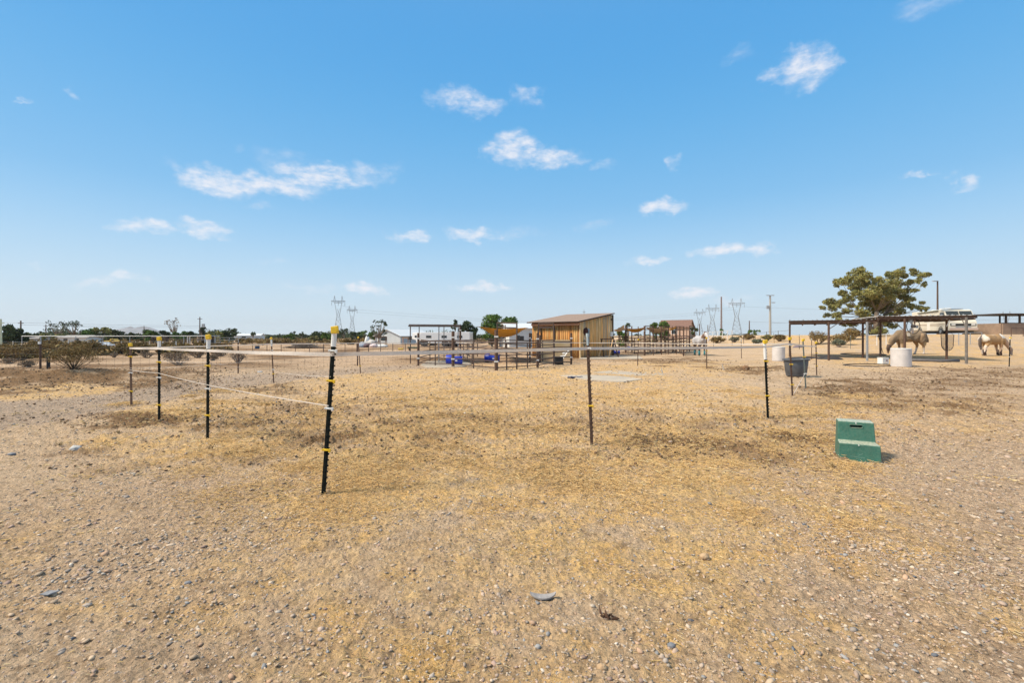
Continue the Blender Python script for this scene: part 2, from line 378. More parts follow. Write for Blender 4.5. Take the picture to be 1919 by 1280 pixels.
# close the tiny hole under the camera
# ------------------------------------------------------------------ pebbles, straw litter, clods (uncountable stuff)
def ico(sub):
    bm = bmesh.new(); bmesh.ops.create_icosphere(bm, subdivisions=sub, radius=1.0)
    v = np.array([x.co[:] for x in bm.verts]); f = np.array([[y.index for y in x.verts] for x in bm.faces]); bm.free(); return v, f
def mask_at(x, y):
    px, py = proj(x, y); a = px+2.2*55*fbm(x*0.35, y*0.35, 4, 3); wv = fbm(x*0.5+9, y*0.5, 4, 4); b = py+wv*(py-HY)*0.32
    g = np.zeros_like(x)
    for q in ((1800, 950, 380, 300, 1), (1880, 1150, 400, 260, 1), (1250, 1260, 600, 120, .6), (200, 1000, 420, 160, .6), (480, 930, 190, 50, .7), (1700, 800, 300, 60, .5), (300, 1200, 500, 120, .4), (1560, 1120, 260, 160, .6)):
        g = np.maximum(g, blob(a, b, *q[:4])*q[4])
    return g
def scatter(n, r0, r1, power=1.0):
    u = RNG.rand(n); r = (r0**power+u*(r1**power-r0**power))**(1/power); a = np.radians(RNG.uniform(-52, 52, n)); return r*np.sin(a), r*np.cos(a)
def rot_rand(n, flat=0.3):
    a = RNG.rand(n)*2*PI; b = RNG.randn(n)*flat; c = RNG.randn(n)*flat
    ca, sa, cb, sb, cc, sc_ = np.cos(a), np.sin(a), np.cos(b), np.sin(b), np.cos(c), np.sin(c)
    o, z = np.ones(n), np.zeros(n)
    Rz = np.stack([ca, -sa, z, sa, ca, z, z, z, o], 1).reshape(-1, 3, 3); Rx = np.stack([o, z, z, z, cb, -sb, z, sb, cb], 1).reshape(-1, 3, 3)
    Ry = np.stack([cc, z, sc_, z, o, z, -sc_, z, cc], 1).reshape(-1, 3, 3); return Rz @ Rx @ Ry
PAL = np.array([(.50,.37,.25),(.56,.43,.31),(.46,.34,.26),(.40,.31,.24),(.58,.46,.34),(.38,.32,.27),(.30,.29,.28),(.44,.37,.29),(.48,.31,.20),(.62,.54,.45),(.36,.25,.20),(.14,.15,.17)])
PW = np.array([.20,.13,.16,.13,.05,.08,.05,.06,.07,.02,.06,.015])
def rocks(x, y, size, sub, sink=0.25, pal=PAL, pw=PW, flat=(.28, .55), name='gravel'):
    n = len(x); v, f = ico(sub); nv = len(v)
    S = np.stack([size*RNG.uniform(.8, 1.35, n), size*RNG.uniform(.6, 1.0, n), size*RNG.uniform(flat[0], flat[1], n)], 1)
    V = v[None]*(1+RNG.uniform(-.27, .20, (n, nv, 1)))*S[:, None]
    V = np.einsum('nij,nkj->nki', rot_rand(n, .22), V)
    z = T(x, y)+S[:, 2]*(0.75-1.1*RNG.rand(n))
    V = V+np.stack([x, y, z], 1)[:, None]
    Fx = (f[None]+(np.arange(n)*nv)[:, None, None]).reshape(-1, 3)
    c = pal[RNG.choice(len(pal), n, p=pw/pw.sum())]*RNG.uniform(.70, 1.15, (n, 1)); c = np.repeat(c, nv, 0)
    return V.reshape(-1, 3), Fx, c
def gather(parts, name, m, label=None):
    V = []; Fs = []; Cs = []; o = 0
    for v, f, c in parts: V.append(v); Fs.append(f+o); Cs.append(c); o += len(v)
    ob = np_mesh(name, np.concatenate(V), np.concatenate(Fs), m, colors=np.concatenate(Cs), smooth=True)
    return tag(ob, kind='stuff', label=label, cat='stones')
m_peb = mat('pebble', (0.4, 0.3, 0.2, 1), 0.85, attr='Col', bump=0.3, bscale=60)
P = []
x, y = scatter(30000, 1.45, 4.2, 1.3); k = RNG.rand(len(x)) < np.clip(.45+.75*mask_at(x, y), 0, 1); x, y = x[k], y[k]
P.append(rocks(x, y, np.clip(np.exp(RNG.randn(len(x))*.5-5.2), .0022, .018), 1))
x, y = scatter(46000, 3.6, 9.5, 1.2); k = RNG.rand(len(x)) < np.clip(.22+.9*mask_at(x, y), 0, 1); x, y = x[k], y[k]
P.append(rocks(x, y, np.clip(np.exp(RNG.randn(len(x))*.5-4.95), .004, .026), 1))
x, y = scatter(20000, 8, 22, 1.3); P.append(rocks(x, y, np.clip(np.exp(RNG.randn(len(x))*.5-4.5), .006, .03), 1))
gather(P, 'gravel', m_peb, 'small tan and grey pebbles scattered over the dirt')
# brown clods and droppings crumbs on the trampled earth
P = []; BP = np.array([(.17,.10,.055),(.23,.145,.08),(.12,.075,.045),(.33,.23,.13),(.40,.28,.15)]); BW = np.array([.25,.25,.1,.25,.15])
x, y = scatter(70000, 4.3, 30, 1.2); px, py = proj(x, y); k = RNG.rand(len(x)) < np.clip(dirtmask(px, py)*1.1+.22*ss(5, 7, y)*np.clip(.5+2*fbm(x*.8, y*.8, 3, 61), .1, 1.5), 0, 1); x, y = x[k], y[k]
P.append(rocks(x, y, np.clip(np.exp(RNG.randn(len(x))*.5-4.15), .006, .010+.0022*y), 1, pal=BP, pw=BW, flat=(.4, .8)))
gather(P, 'earth_clods', mat('clod', (0.2, 0.13, 0.07, 1), 0.95, attr='Col', bump=0.5, bscale=40), 'crumbled brown earth clods lying on the trampled ground')
# straw litter
def straw_litter(n, r0, r1, ln, wd):
    x, y = scatter(n, r0, r1, 1.2); px, py = proj(x, y); n0 = len(x)
    msk = np.clip(.06+1.6*fbm(x*.9, y*.9, 5, 41)+.5*blob(px, py, 1000, 900, 600, 180)+.5*dirtmask(px, py), 0, 1)
    k = RNG.rand(n0) < msk; x, y = x[k], y[k]; n = len(x)
    a = RNG.rand(n)*2*PI; l_ = ln*RNG.uniform(.5, 1.5, n); w_ = wd*RNG.uniform(.6, 1.3, n); dz = l_*RNG.uniform(-.25, .25, n)
    z = T(x, y)+.004+np.abs(dz)*.5
    dx, dy = np.cos(a)*l_/2, np.sin(a)*l_/2; ex, ey = -np.sin(a)*w_/2, np.cos(a)*w_/2
    # a three-sided sliver
    V = np.stack([np.stack([x-dx-ex, y-dy-ey, z-dz/2], 1), np.stack([x-dx+ex, y-dy+ey, z-dz/2], 1), np.stack([x-dx, y-dy, z-dz/2+w_], 1),
                  np.stack([x+dx-ex, y+dy-ey, z+dz/2], 1), np.stack([x+dx+ex, y+dy+ey, z+dz/2], 1), np.stack([x+dx, y+dy, z+dz/2+w_], 1)], 1)
    f = np.array([(0,1,4,3),(1,2,5,4),(2,0,3,5)]); Fx = (f[None]+(np.arange(n)*6)[:, None, None]).reshape(-1, 4)
    c = np.array([(.62,.44,.19),(.50,.34,.13),(.70,.55,.30),(.30,.19,.09)])[RNG.choice(4, n, p=[.4,.3,.2,.1])]*RNG.uniform(.8, 1.15, (n, 1))
    return V.reshape(-1, 3), Fx, np.repeat(c, 6, 0)
def straw_clumps(nc, per):
    V = []; Fs = []; Cs = []; o = 0
    bx = [(1000, 885), (1060, 880), (1120, 905), (700, 900), (610, 940), (1560, 880), (1600, 885), (300, 770), (260, 760), (640, 905), (395, 850), (860, 870), (1250, 850), (480, 850)]
    for c in range(nc):
        if c < len(bx)*2: px, py = bx[c % len(bx)]; D = F*CAMH/(py-HY+RNG.uniform(-8, 8)); x0 = (px+RNG.uniform(-40, 40)-CX)/F*D; y0 = D
        else:
            D = RNG.uniform(3.4, 12); px = RNG.uniform(350, 1650); x0 = (px-CX)/F*D; y0 = D
        n = int(per*RNG.uniform(.4, 1.4)); s_ = RNG.uniform(.08, .24)*(1+.04*D); x = x0+RNG.randn(n)*s_; y = y0+RNG.randn(n)*s_*.8; l_ = RNG.uniform(.012, .04, n)*(1+.07*D); w_ = .0006*(1+.35*D)*RNG.uniform(.6, 1.4, n); a = RNG.rand(n)*2*PI
        z = T(x, y)+RNG.rand(n)*.020*np.exp(-((x-x0)**2+(y-y0)**2)/(2*s_*s_))*(1+.08*D)+.003; dz = l_*RNG.uniform(-.35, .35, n); dx, dy = np.cos(a)*l_/2, np.sin(a)*l_/2; ex, ey = -np.sin(a)*w_, np.cos(a)*w_
        P_ = np.stack([np.stack([x-dx-ex, y-dy-ey, z-dz/2], 1), np.stack([x-dx+ex, y-dy+ey, z-dz/2], 1), np.stack([x-dx, y-dy, z-dz/2+w_*1.5], 1), np.stack([x+dx-ex, y+dy-ey, z+dz/2], 1), np.stack([x+dx+ex, y+dy+ey, z+dz/2], 1), np.stack([x+dx, y+dy, z+dz/2+w_*1.5], 1)], 1)
        f = np.array([(0,1,4,3),(1,2,5,4),(2,0,3,5)]); Fs.append((f[None]+(np.arange(n)*6)[:, None, None]).reshape(-1, 4)+o); V.append(P_.reshape(-1, 3)); o += 6*n
        cc = np.array([(.68,.45,.19),(.58,.36,.14),(.70,.50,.25),(.30,.19,.10)])[RNG.choice(4, n, p=[.42,.28,.2,.1])]*RNG.uniform(.8, 1.15, (n, 1)); Cs.append(np.repeat(cc, 6, 0))
    return np.concatenate(V), np.concatenate(Fs), np.concatenate(Cs)
ob = gather([straw_clumps(190, 420), straw_litter(26000, 1.5, 5, .022, .0022), straw_litter(30000, 4.5, 13, .05, .005)], 'straw_litter', mat('straw', (0.5, 0.4, 0.2, 1), 0.85, attr='Col'), 'dry straw bits strewn over the sand')
ob['category'] = 'straw'
# ------------------------------------------------------------------ materials for objects
M_post = mat('dark_green_steel', (0.007, 0.010, 0.008, 1), 0.75, var=.4, scale=20, bump=.2, spec=.2)
M_rust = mat('rusty_steel', (0.060, 0.032, 0.022, 1), 0.8, scale=25, col2=(0.15, 0.085, 0.055, 1), bump=.3)
M_pipe = mat('weathered_pipe', (0.05, 0.032, 0.024, 1), 0.6, scale=18, col2=(0.12, 0.075, 0.055, 1), bump=.2)
M_galv = mat('galvanised_steel', (0.38, 0.39, 0.40, 1), 0.45, var=.2, scale=12, metal=.5)
M_white = mat('white_plastic', (0.74, 0.73, 0.70, 1), 0.5, var=.06, scale=10)
M_drum = mat('translucent_white_plastic', (0.54, 0.50, 0.47, 1), 0.45, scale=3, col2=(0.66, 0.61, 0.585, 1))
M_yel = mat('yellow_plastic', (0.78, 0.50, 0.02, 1), 0.45, var=.08, scale=30)
M_tape = mat('white_tape', (0.80, 0.74, 0.68, 1), 0.7, var=.1, scale=40)
_t = M_tape.node_tree; _b = _t.nodes['Principled BSDF']; _tr = _t.nodes.new('ShaderNodeBsdfTranslucent'); _tr.inputs[0].default_value = (.8, .74, .68, 1); _mx = _t.nodes.new('ShaderNodeMixShader'); _mx.inputs[0].default_value = .45
_t.links.new(_b.outputs[0], _mx.inputs[1]); _t.links.new(_tr.outputs[0], _mx.inputs[2]); _t.links.new(_mx.outputs[0], _t.nodes['Material Output'].inputs[0])
M_roofm = mat('rusty_roof_sheet', (0.10, 0.06, 0.045, 1), 0.7, scale=3, col2=(0.20, 0.13, 0.10, 1))
M_sheet = mat('dusty_white_roof_sheet', (0.42, 0.38, 0.34, 1), 0.6, scale=3, col2=(0.62, 0.58, 0.54, 1))
M_wire = mat('dull_fence_wire', (0.10, 0.085, 0.075, 1), 0.8, var=.3)
M_blue = mat('blue_plastic', (0.012, 0.04, 0.42, 1), 0.35, var=.15, scale=6)
M_black = mat('black_rubber', (0.02, 0.02, 0.022, 1), 0.7, var=.2, scale=10)
M_glass = mat('dark_glass', (0.03, 0.04, 0.045, 1), 0.12, spec=.6)
M_bark = mat('bark', (0.16, 0.12, 0.09, 1), 0.9, scale=9, col2=(0.30, 0.24, 0.18, 1), bump=.6)
M_bleach = mat('dry_twig', (0.20, 0.16, 0.13, 1), 0.9, scale=9, col2=(0.34, 0.28, 0.24, 1))
M_conc = mat('concrete', (0.42, 0.37, 0.31, 1), 0.9, scale=3, col2=(0.52, 0.46, 0.39, 1), bump=.3)
ORD = ['first', 'second', 'third', 'fourth', 'fifth', 'sixth', 'seventh', 'eighth', 'ninth', 'tenth', 'eleventh', 'twelfth']

# ------------------------------------------------------------------ electric fence posts
def tpost_meshes(root, H, kind, sleeve, cap, ins, dist):
    """studded T section along local z; the flange faces -y, studs on +x side"""
    m = {'green': M_post, 'rust': M_rust, 'grey': mat('pale_green_steel', (0.16, 0.18, 0.15, 1), .6, var=.3, scale=15)}[kind]
    b = MB(); wv = .019; top = H-(.05 if sleeve else 0)
    b.box((0, 0, top/2-.03), (2*wv, .006, top+.06)); b.box((0, .016, top/2-.03), (.005, .026, top+.06))
    for k in range(int((top-.12)/.053)):
        b.box((wv+.004, -.004, .10+k*.053), (.012, .012, .014)) if dist < 12 else None
        if dist < 9: b.box((0, -.006, .10+k*.053), (.014, .007, .018))
    b.build('post_shaft', m, root)
    if sleeve:
        s = MB(); s.tube([(0, .006, H-sleeve), (0, .006, H-.005)], .024 if cap else .017, 10); s.build('sleeve', M_white if cap else mat('pale_blue_plastic', (.42, .50, .52, 1), .5), root, smooth=False)
    if cap:
        c = MB(); c.box((.004, 0, H+.02), (.058, .05, .064), M=Matrix.Rotation(-.10, 3, 'Y')); c.box((.018, -.018, H+.032), (.05, .012, .05), M=Matrix.Rotation(-.18, 3, 'Y'))
        c.build('cap', M_yel, root, bevel=.006)
    for (fr, colr) in ins:
        z = fr*H; c = MB(); mm = M_yel if colr == 'y' else M_white
        c.box((0, -.006, z), (.062, .026, .018)); c.box((.034, -.012, z-.004), (.016, .018, .032)); c.box((-.03, -.012, z), (.012, .02, .012)); c.tube([(.02, -.03, z), (-.01, -.034, z)], .006, 6)
        c.build('insulator', mm, root, bevel=.002 if dist < 7 else 0)
def tpost(bx, by, tx, ty, label, kind='green', sleeve=.12, cap=True, ins=((.70, 'y'), (.27, 'y')), D=None, group='electric fence posts', name='fence_post', rz=0):
    p = G(bx, by) if D is None else A(bx, D)
    t = Q(tx, ty, p.y); d = t-p; H = d.length-(.055 if cap else 0)
    o = thing(name, label, 'fence post', p, 0, group)
    o.rotation_euler = (d.to_track_quat('Z', 'Y').to_matrix() @ Matrix.Identity(3)).to_euler()
    q = Vector((0, 0, 1)).rotation_difference(d.normalized()); o.rotation_euler = (q.to_matrix() @ Matrix.Rotation(rz, 3, 'Z')).to_euler()
    tpost_meshes(o, H, kind, sleeve, cap, ins, p.y); return p, t
posts = {}
posts[1] = tpost(606, 927, 627, 611, 'tallest nearest black studded fence post with white sleeve and tilted yellow cap', sleeve=.13, ins=((.885, 'w'), (.70, 'y'), (.53, 'w'), (.275, 'y')))
posts[2] = tpost(389, 822, 390, 627, 'dark fence post with white sleeve and yellow cap, second nearest on the left line', sleeve=.14, ins=((.73, 'y'), (.50, 'w'), (.235, 'y')))
posts[3] = tpost(298, 789, 298, 631, 'dark sleeved fence post just right of the rusty leftmost end post', sleeve=.16, ins=((.735, 'y'), (.55, 'w'), (.22, 'y')))
posts[4] = tpost(246, 761, 244, 643, 'thin rust brown fence post with yellow cap, leftmost of the near electric line', kind='rust', sleeve=0, ins=((.82, 'y'), (.55, 'w'), (.24, 'y')))
posts[5] = tpost(513, 718, 508, 632, 'thin leaning fence post with yellow cap beside the gravel track', kind='rust', sleeve=.22, ins=((.20, 'y'), (.30, 'w'), (.74, 'w')))
posts[6] = tpost(675.5, 698, 671, 631, 'thin leaning fence post at the corner below the junk heap', kind='rust', sleeve=0, ins=((.2, 'y'),))
posts[8] = tpost(1109, 837, 1100.5, 624, 'rust brown fence post with pale bluish sleeve, alone in the centre of the front line', kind='rust', sleeve=.16, cap=False, ins=((.34, 'y'), (.86, 'w')))
posts[9] = tpost(1439, 784, 1433, 637, 'dark green leaning fence post with white sleeve left of the grey tub', sleeve=.28, ins=((.76, 'y'), (.30, 'y')))
posts[10] = tpost(1485, 742, 1479.5, 632, 'rust brown fence post with yellow cap in front of the grey tub left side', kind='rust', sleeve=0, ins=((.20, 'y'), (.56, 'y'), (.90, 'w')))
posts[11] = tpost(1510, 727, 1504.5, 635, 'pale grey green leaning fence post with yellow cap at the tub right side', kind='grey', sleeve=0, ins=((.30, 'w'), (.66, 'y')))
posts[12] = tpost(1530.5, 704, 1529, 640.5, 'short rusty fence post with yellow cap right of the grey tub', kind='rust', sleeve=0, ins=((.30, 'y'), (.70, 'y')))
posts[13] = tpost(1324.6, 692.7, 1324, 632, 'thin rusty fence post with yellow cap in the middle of the back tape line', kind='rust', sleeve=0, ins=((.6, 'y'), (.8, 'w')))
posts[14] = tpost(1195, 686, 1196, 635, 'thin rusty fence post with pale yellow cap in front of the far pens', kind='rust', sleeve=0, ins=((.9, 'w'),))
posts[15] = tpost(1389.5, 671.5, 1389, 635, 'thin far fence post with white top between the horse in boots and the white drum', kind='rust', sleeve=.2, cap=False, ins=())
posts[16] = tpost(1280.5, 668, 1280.5, 640, 'small thin rod post in front of the last pen gate', kind='rust', sleeve=0, cap=False, ins=())
posts[17] = tpost(1891.4, 687.3, 1893.4, 632, 'dark green fence post with yellow cap beside the grazing buckskin horse', sleeve=.05, ins=((.72, 'w'), (.35, 'w')))
posts[18] = tpost(1521, 674, 1521, 634, 'thin rusty post with white top just left of the shade shelter middle post', kind='rust', sleeve=.12, cap=False, ins=((.6, 'w'),))
posts[19] = tpost(1594, 654, 1594, 629, 'thin pale green far post under the shade shelter', kind='grey', sleeve=.1, cap=False, ins=())
posts[20] = tpost(1498, 652, 1498, 626, 'thin dark far post behind the shelter corner', kind='green', sleeve=.2, cap=False, ins=(), D=40)
posts[21] = tpost(1337, 652, 1336.5, 628, 'thin dark far post right of the horse in teal boots', kind='green', sleeve=0, cap=False, ins=(), D=48)
posts[22] = tpost(1412, 652, 1411.5, 624, 'far metal post with white top left of the far brush', kind='green', sleeve=.3, cap=False, ins=(), D=52)
posts[23] = tpost(1451, 650, 1450, 624, 'thin rusty far post right of the tall utility pole', kind='rust', sleeve=0, cap=False, ins=(), D=50)

def ribbon(b, pts, h, th=.0015, sag=.03, n=14):
    for a, c in zip(pts[:-1], pts[1:]):
        a = Vector(a); c = Vector(c); L_ = (c-a).length; pr = None
        d = (c-a).normalized(); side = Vector((-d.y, d.x, 0))*th
        for k in range(n+1):
            t = k/n; p = a.lerp(c, t)-Vector((0, 0, sag*L_*.06*4*t*(1-t))); tw = .22*math.sin(t*PI*3+a.x)
            up = Vector((side.x/th*math.sin(tw)*h/2, side.y/th*math.sin(tw)*h/2, math.cos(tw)*h/2)); cur = [p-up-side, p+up-side, p+up+side, p-up+side]
            if pr:
                i = len(b.v); b.v += [tuple(q) for q in pr+cur]
                for q in range(4): b.f.append((i+q, i+(q+1) % 4, i+4+(q+1) % 4, i+4+q))
            pr = cur
def on(k, y):                        # a point on post k at picture row y
    p, t = posts[k]; yb = HY+(CAMH-p.z)*F/p.y; yt = HY+(CAMH-t.z)*F/t.y; f = (y-yb)/(yt-yb); q = p.lerp(t, f); q.y -= .02; return q
b = MB(); ribbon(b, [on(4, 652.5), on(3, 653), on(2, 657), on(1, 664), on(8, 653), on(9, 650), on(10, 644), on(11, 648), on(12, 649)], .036)
tag(b.build('fence_tape', M_tape), 'wide white fence tape running along the front line of posts', 'fence tape')
b = MB(); ribbon(b, [on(4, 652.5), on(5, 645), on(6, 643), Q(785, 643.5, 22.6), Q(930, 641, 20), Q(1077, 642.5, 23), on(14, 642.4), on(13, 645), on(10, 644)], .030, sag=.02)
tag(b.build('fence_tape', M_tape), 'thin white tape of the back fence line crossing behind the pens', 'fence tape')
def strand(pts, r, label, sag=.04, m=M_tape):
    b = MB()
    for a, c in zip(pts[:-1], pts[1:]):
        a = Vector(a); c = Vector(c); L_ = (c-a).length
        b.tube([a.lerp(c, t/12)-Vector((0, 0, sag*L_*.25*4*(t/12)*(1-t/12))) for t in range(13)], r, 5)
    return tag(b.build('fence_strand', m), label, 'fence rope')
strand([on(4, 693.5), on(3, 699), on(2, 721), on(1, 760)], .0045, 'lower white rope slanting down across the four left posts', .012)
strand([on(3, 676), on(2, 679.5), on(5, 694.5), on(1, 706)], .0028, 'thin middle white rope between the left line and the track-side post', .01)
strand([on(4, 690), on(2, 684), on(5, 671), on(6, 671)], .0025, 'faint white rope going back to the corner post under the junk heap', .01)
strand([on(10, 738)+Vector((.04, .03, 0)), on(11, 699), ], .006, 'short white cord tied low on the grey green post at the tub', .0)

# ------------------------------------------------------------------ green mounting block
R_ = Matrix.Translation((3.73, 5.36, tz(3.9, 5.5)-.005)) @ Matrix.Rotation(math.atan2(-.49, .87), 4, 'Z')
mb_root = thing('mounting_block', 'dusty green plastic two step mounting block with a hand slot', 'mounting block', (0, 0, 0))
mb_root.matrix_world = R_
def mblock():
    b = MB(); W_, Dp, h1, h2, rr = .39, .43, .205, .425, .195
    # stepped side profile (y,z), slightly tapered upwards
    prof = [(0, 0), (.012, h1), (rr, h1), (rr+.012, h2), (Dp-.015, h2), (Dp, 0)]
    n = len(prof)
    for sx in (0, 1):
        for (py, pz) in prof:
            ins = .012*(pz/h2); b.v.append((ins if sx == 0 else W_-ins-(.026 if pz > h1+.01 else (.016 if py == rr else 0)), py, pz))
    b.f = [tuple(range(n)), tuple(n+k for k in reversed(range(n)))]
    for k in range(n):
        a, c = k, (k+1) % n; b.f.append((c, a, a+n, c+n))
    return b, W_, h1, h2, rr
bb, W_, h1, h2, rr = mblock()
def green_mat():
    m = mat('green_plastic', (0.006, 0.095, 0.066, 1), 0.5, scale=9, col2=(0.016, 0.14, 0.10, 1), bump=.15, bscale=60)
    t = m.node_tree; b = t.nodes['Principled BSDF']; src = b.inputs['Base Color'].links[0].from_socket
    # settled dust lies on faces that look up
    ge = t.nodes.new('ShaderNodeNewGeometry'); sx = t.nodes.new('ShaderNodeSeparateXYZ'); t.links.new(ge.outputs['Normal'], sx.inputs[0])
    mr_ = t.nodes.new('ShaderNodeMapRange'); t.links.new(sx.outputs[2], mr_.inputs[0]); mr_.inputs[1].default_value = .3; mr_.inputs[2].default_value = 1; mr_.inputs[3].default_value = .10; mr_.inputs[4].default_value = .95
    nn = t.nodes.new('ShaderNodeTexNoise'); nn.inputs['Scale'].default_value = 18; nn.inputs['Detail'].default_value = 7
    mu = t.nodes.new('ShaderNodeMath'); mu.operation = 'MULTIPLY'; t.links.new(mr_.outputs[0], mu.inputs[0])
    m3 = t.nodes.new('ShaderNodeMapRange'); t.links.new(nn.outputs[0], m3.inputs[0]); m3.inputs[1].default_value = .3; m3.inputs[2].default_value = .6; m3.inputs[3].default_value = .4; m3.inputs[4].default_value = 1.1
    t.links.new(m3.outputs[0], mu.inputs[1])
    mx = t.nodes.new('ShaderNodeMix'); mx.data_type = 'RGBA'; t.links.new(mu.outputs[0], mx.inputs[0]); t.links.new(src, mx.inputs[6]); mx.inputs[7].default_value = (0.46, 0.47, 0.36, 1)
    t.links.new(mx.outputs[2], b.inputs['Base Color']); return m
M_green = green_mat()
body = bb.build('body', M_green, mb_root, bevel=.009)
cut = MB(); 
s_ = MB(); prof = []
for k in range(16):
    a = 2*PI*k/16; prof.append((W_/2-.01+(.042 if math.cos(a) > 0 else -.042)+.016*math.cos(a), h2-.052+.016*math.sin(a)))
cutter = MB().prism(prof, -.02, .09).build('cutter', None, None); cutter.data.transform(Matrix.Translation((0, rr, 0)))
bo = body.modifiers.new('cut', 'BOOLEAN'); bo.operation = 'DIFFERENCE'; bo.object = cutter; bo.solver = 'EXACT'
cutter.parent = mb_root
bpy.context.view_layer.update()
dg = bpy.context.evaluated_depsgraph_get()
me_new = bpy.data.meshes.new_from_object(body.evaluated_get(dg)); body.modifiers.clear(); body.data = me_new
bpy.data.objects.remove(cutter)
fr = MB()                                    # raised rim round the slot, rubber pads and worn marks
fr.tube([(p[0], rr+.006, p[1]-0) for p in [(W_/2-.01+(.046 if math.cos(2*PI*k/20) > 0 else -.046)+.020*math.cos(2*PI*k/20), h2-.052+.020*math.sin(2*PI*k/20)) for k in range(21)]], .003, 6)
fr.build('slot_rim', M_green, mb_root)
d_ = MB(); d_.lathe([(0, .002), (.006, .002), (.007, 0)], (W_/2-.01, .002, 0), 10).xf(Matrix.Translation((W_/2-.01, 0, h1-.012)) @ Matrix.Rotation(PI/2, 4, 'X') @ Matrix.Translation((-(W_/2-.01), 0, 0)))
d_.build('bolt', M_white, mb_root)
d_ = MB(); d_.lathe([(0, .002), (.006, .002), (.007, 0)], (0, 0, 0), 10).xf(Matrix.Translation((W_/2-.012, rr+.010, h2-.016)) @ Matrix.Rotation(PI/2, 4, 'X'))
d_.build('bolt', M_white, mb_root)
sc_m = MB(); sc_m.box((W_*.45, .0025, .06), (.13, .002, .003), M=Matrix.Rotation(.05, 3, 'Y')); sc_m.box((W_*.52, .0045, .09), (.05, .002, .003), M=Matrix.Rotation(-.5, 3, 'Y'))
sc_m.build('scratch', mat('scratched_plastic', (0.2, 0.32, 0.26, 1), .7), mb_root)

# ------------------------------------------------------------------ grey water tub
p = G(1492, 708); p.y += .35; p.x *= (p.y)/(p.y-.35); p.z = tz(p.x, p.y)
t = thing('water_tub', 'grey oval plastic water tub standing behind the tape posts', 'tub', p, .15)
M_tub = mat('grey_plastic', (0.065, 0.07, 0.08, 1), .5, scale=4, col2=(0.11, 0.115, 0.125, 1), bump=.15)
b = MB(); b.lathe([(0, .01), (.31, .0), (.33, .015), (.345, .10), (.352, .11), (.40, .52), (.395, .53), (.37, .52), (.335, .10), (0, .06)], n=36, sx=1.0, sy=.78); b.build('tub_body', M_tub, t, smooth=True).modifiers.new('es', 'EDGE_SPLIT')
b = MB(); b.lathe([(.395, .53), (.45, .535), (.455, .555), (.45, .585), (.405, .59), (.385, .56), (.395, .53)], n=36, sy=.8); b.build('rim', M_tub, t, smooth=True).modifiers.new('es', 'EDGE_SPLIT')
b = MB(); b.lathe([(0, .40), (.38, .40)], n=36, sy=.78); b.build('water', mat('dark_water', (0.02, 0.025, 0.02, 1), .05), t)

# ------------------------------------------------------------------ drums and buckets
def drum(px, py, wpx, hpx, label, D=None):
    p = G(px, py); s = F/p.y; r = wpx/s/2; h = hpx/s; p.y += r*.6; p.x = (px-CX)/F*p.y; p.z = tz(p.x, p.y)-.01
    t = thing('plastic_drum', label, 'drum', p, 0, 'white plastic drums')
    pr = [(0, 0), (r*.95, 0), (r, .03)]
    for k in range(9):
        z0 = .05+k*(h-.1)/9; pr += [(r, z0), (r*.985, z0+.03), (r, z0+.06)]
    pr += [(r, h-.03), (r*.97, h), (r*.93, h-.01), (r*.92, h-.09), (0, h-.09)]
    MB().lathe(pr, n=28).build('drum_body', M_drum, t, smooth=True).modifiers.new('es', 'EDGE_SPLIT')
    MB().lathe([(r*.99, h-.035), (r*1.02, h-.03), (r*1.02, h-.005), (r*.98, h+.004), (r*.93, h-.004)], n=28).build('rim', M_white, t)
    return t
drum(1688.5, 688, 32, 35, 'white plastic drum in front of the sheeted grazing horse')
drum(1459, 677, 22, 27, 'white plastic drum left of the grey tub')
p = G(1655, 682); t = thing('salt_bucket', 'small white square bucket at the foot of the leaning pole', 'bucket', p, .1)
b = MB().box((0, 0, .15), (.36, .3, .30)); b.build('bucket_body', M_white, t, bevel=.02)
b = MB().box((.05, -.152, .17), (.09, .004, .10)); b.build('label_patch', mat('faded_print', (0.35, 0.28, 0.3, 1), .8, var=.4, scale=30), t)
b = MB().box((0, 0, .305), (.38, .32, .02)); b.build('lid', M_white, t, bevel=.005)

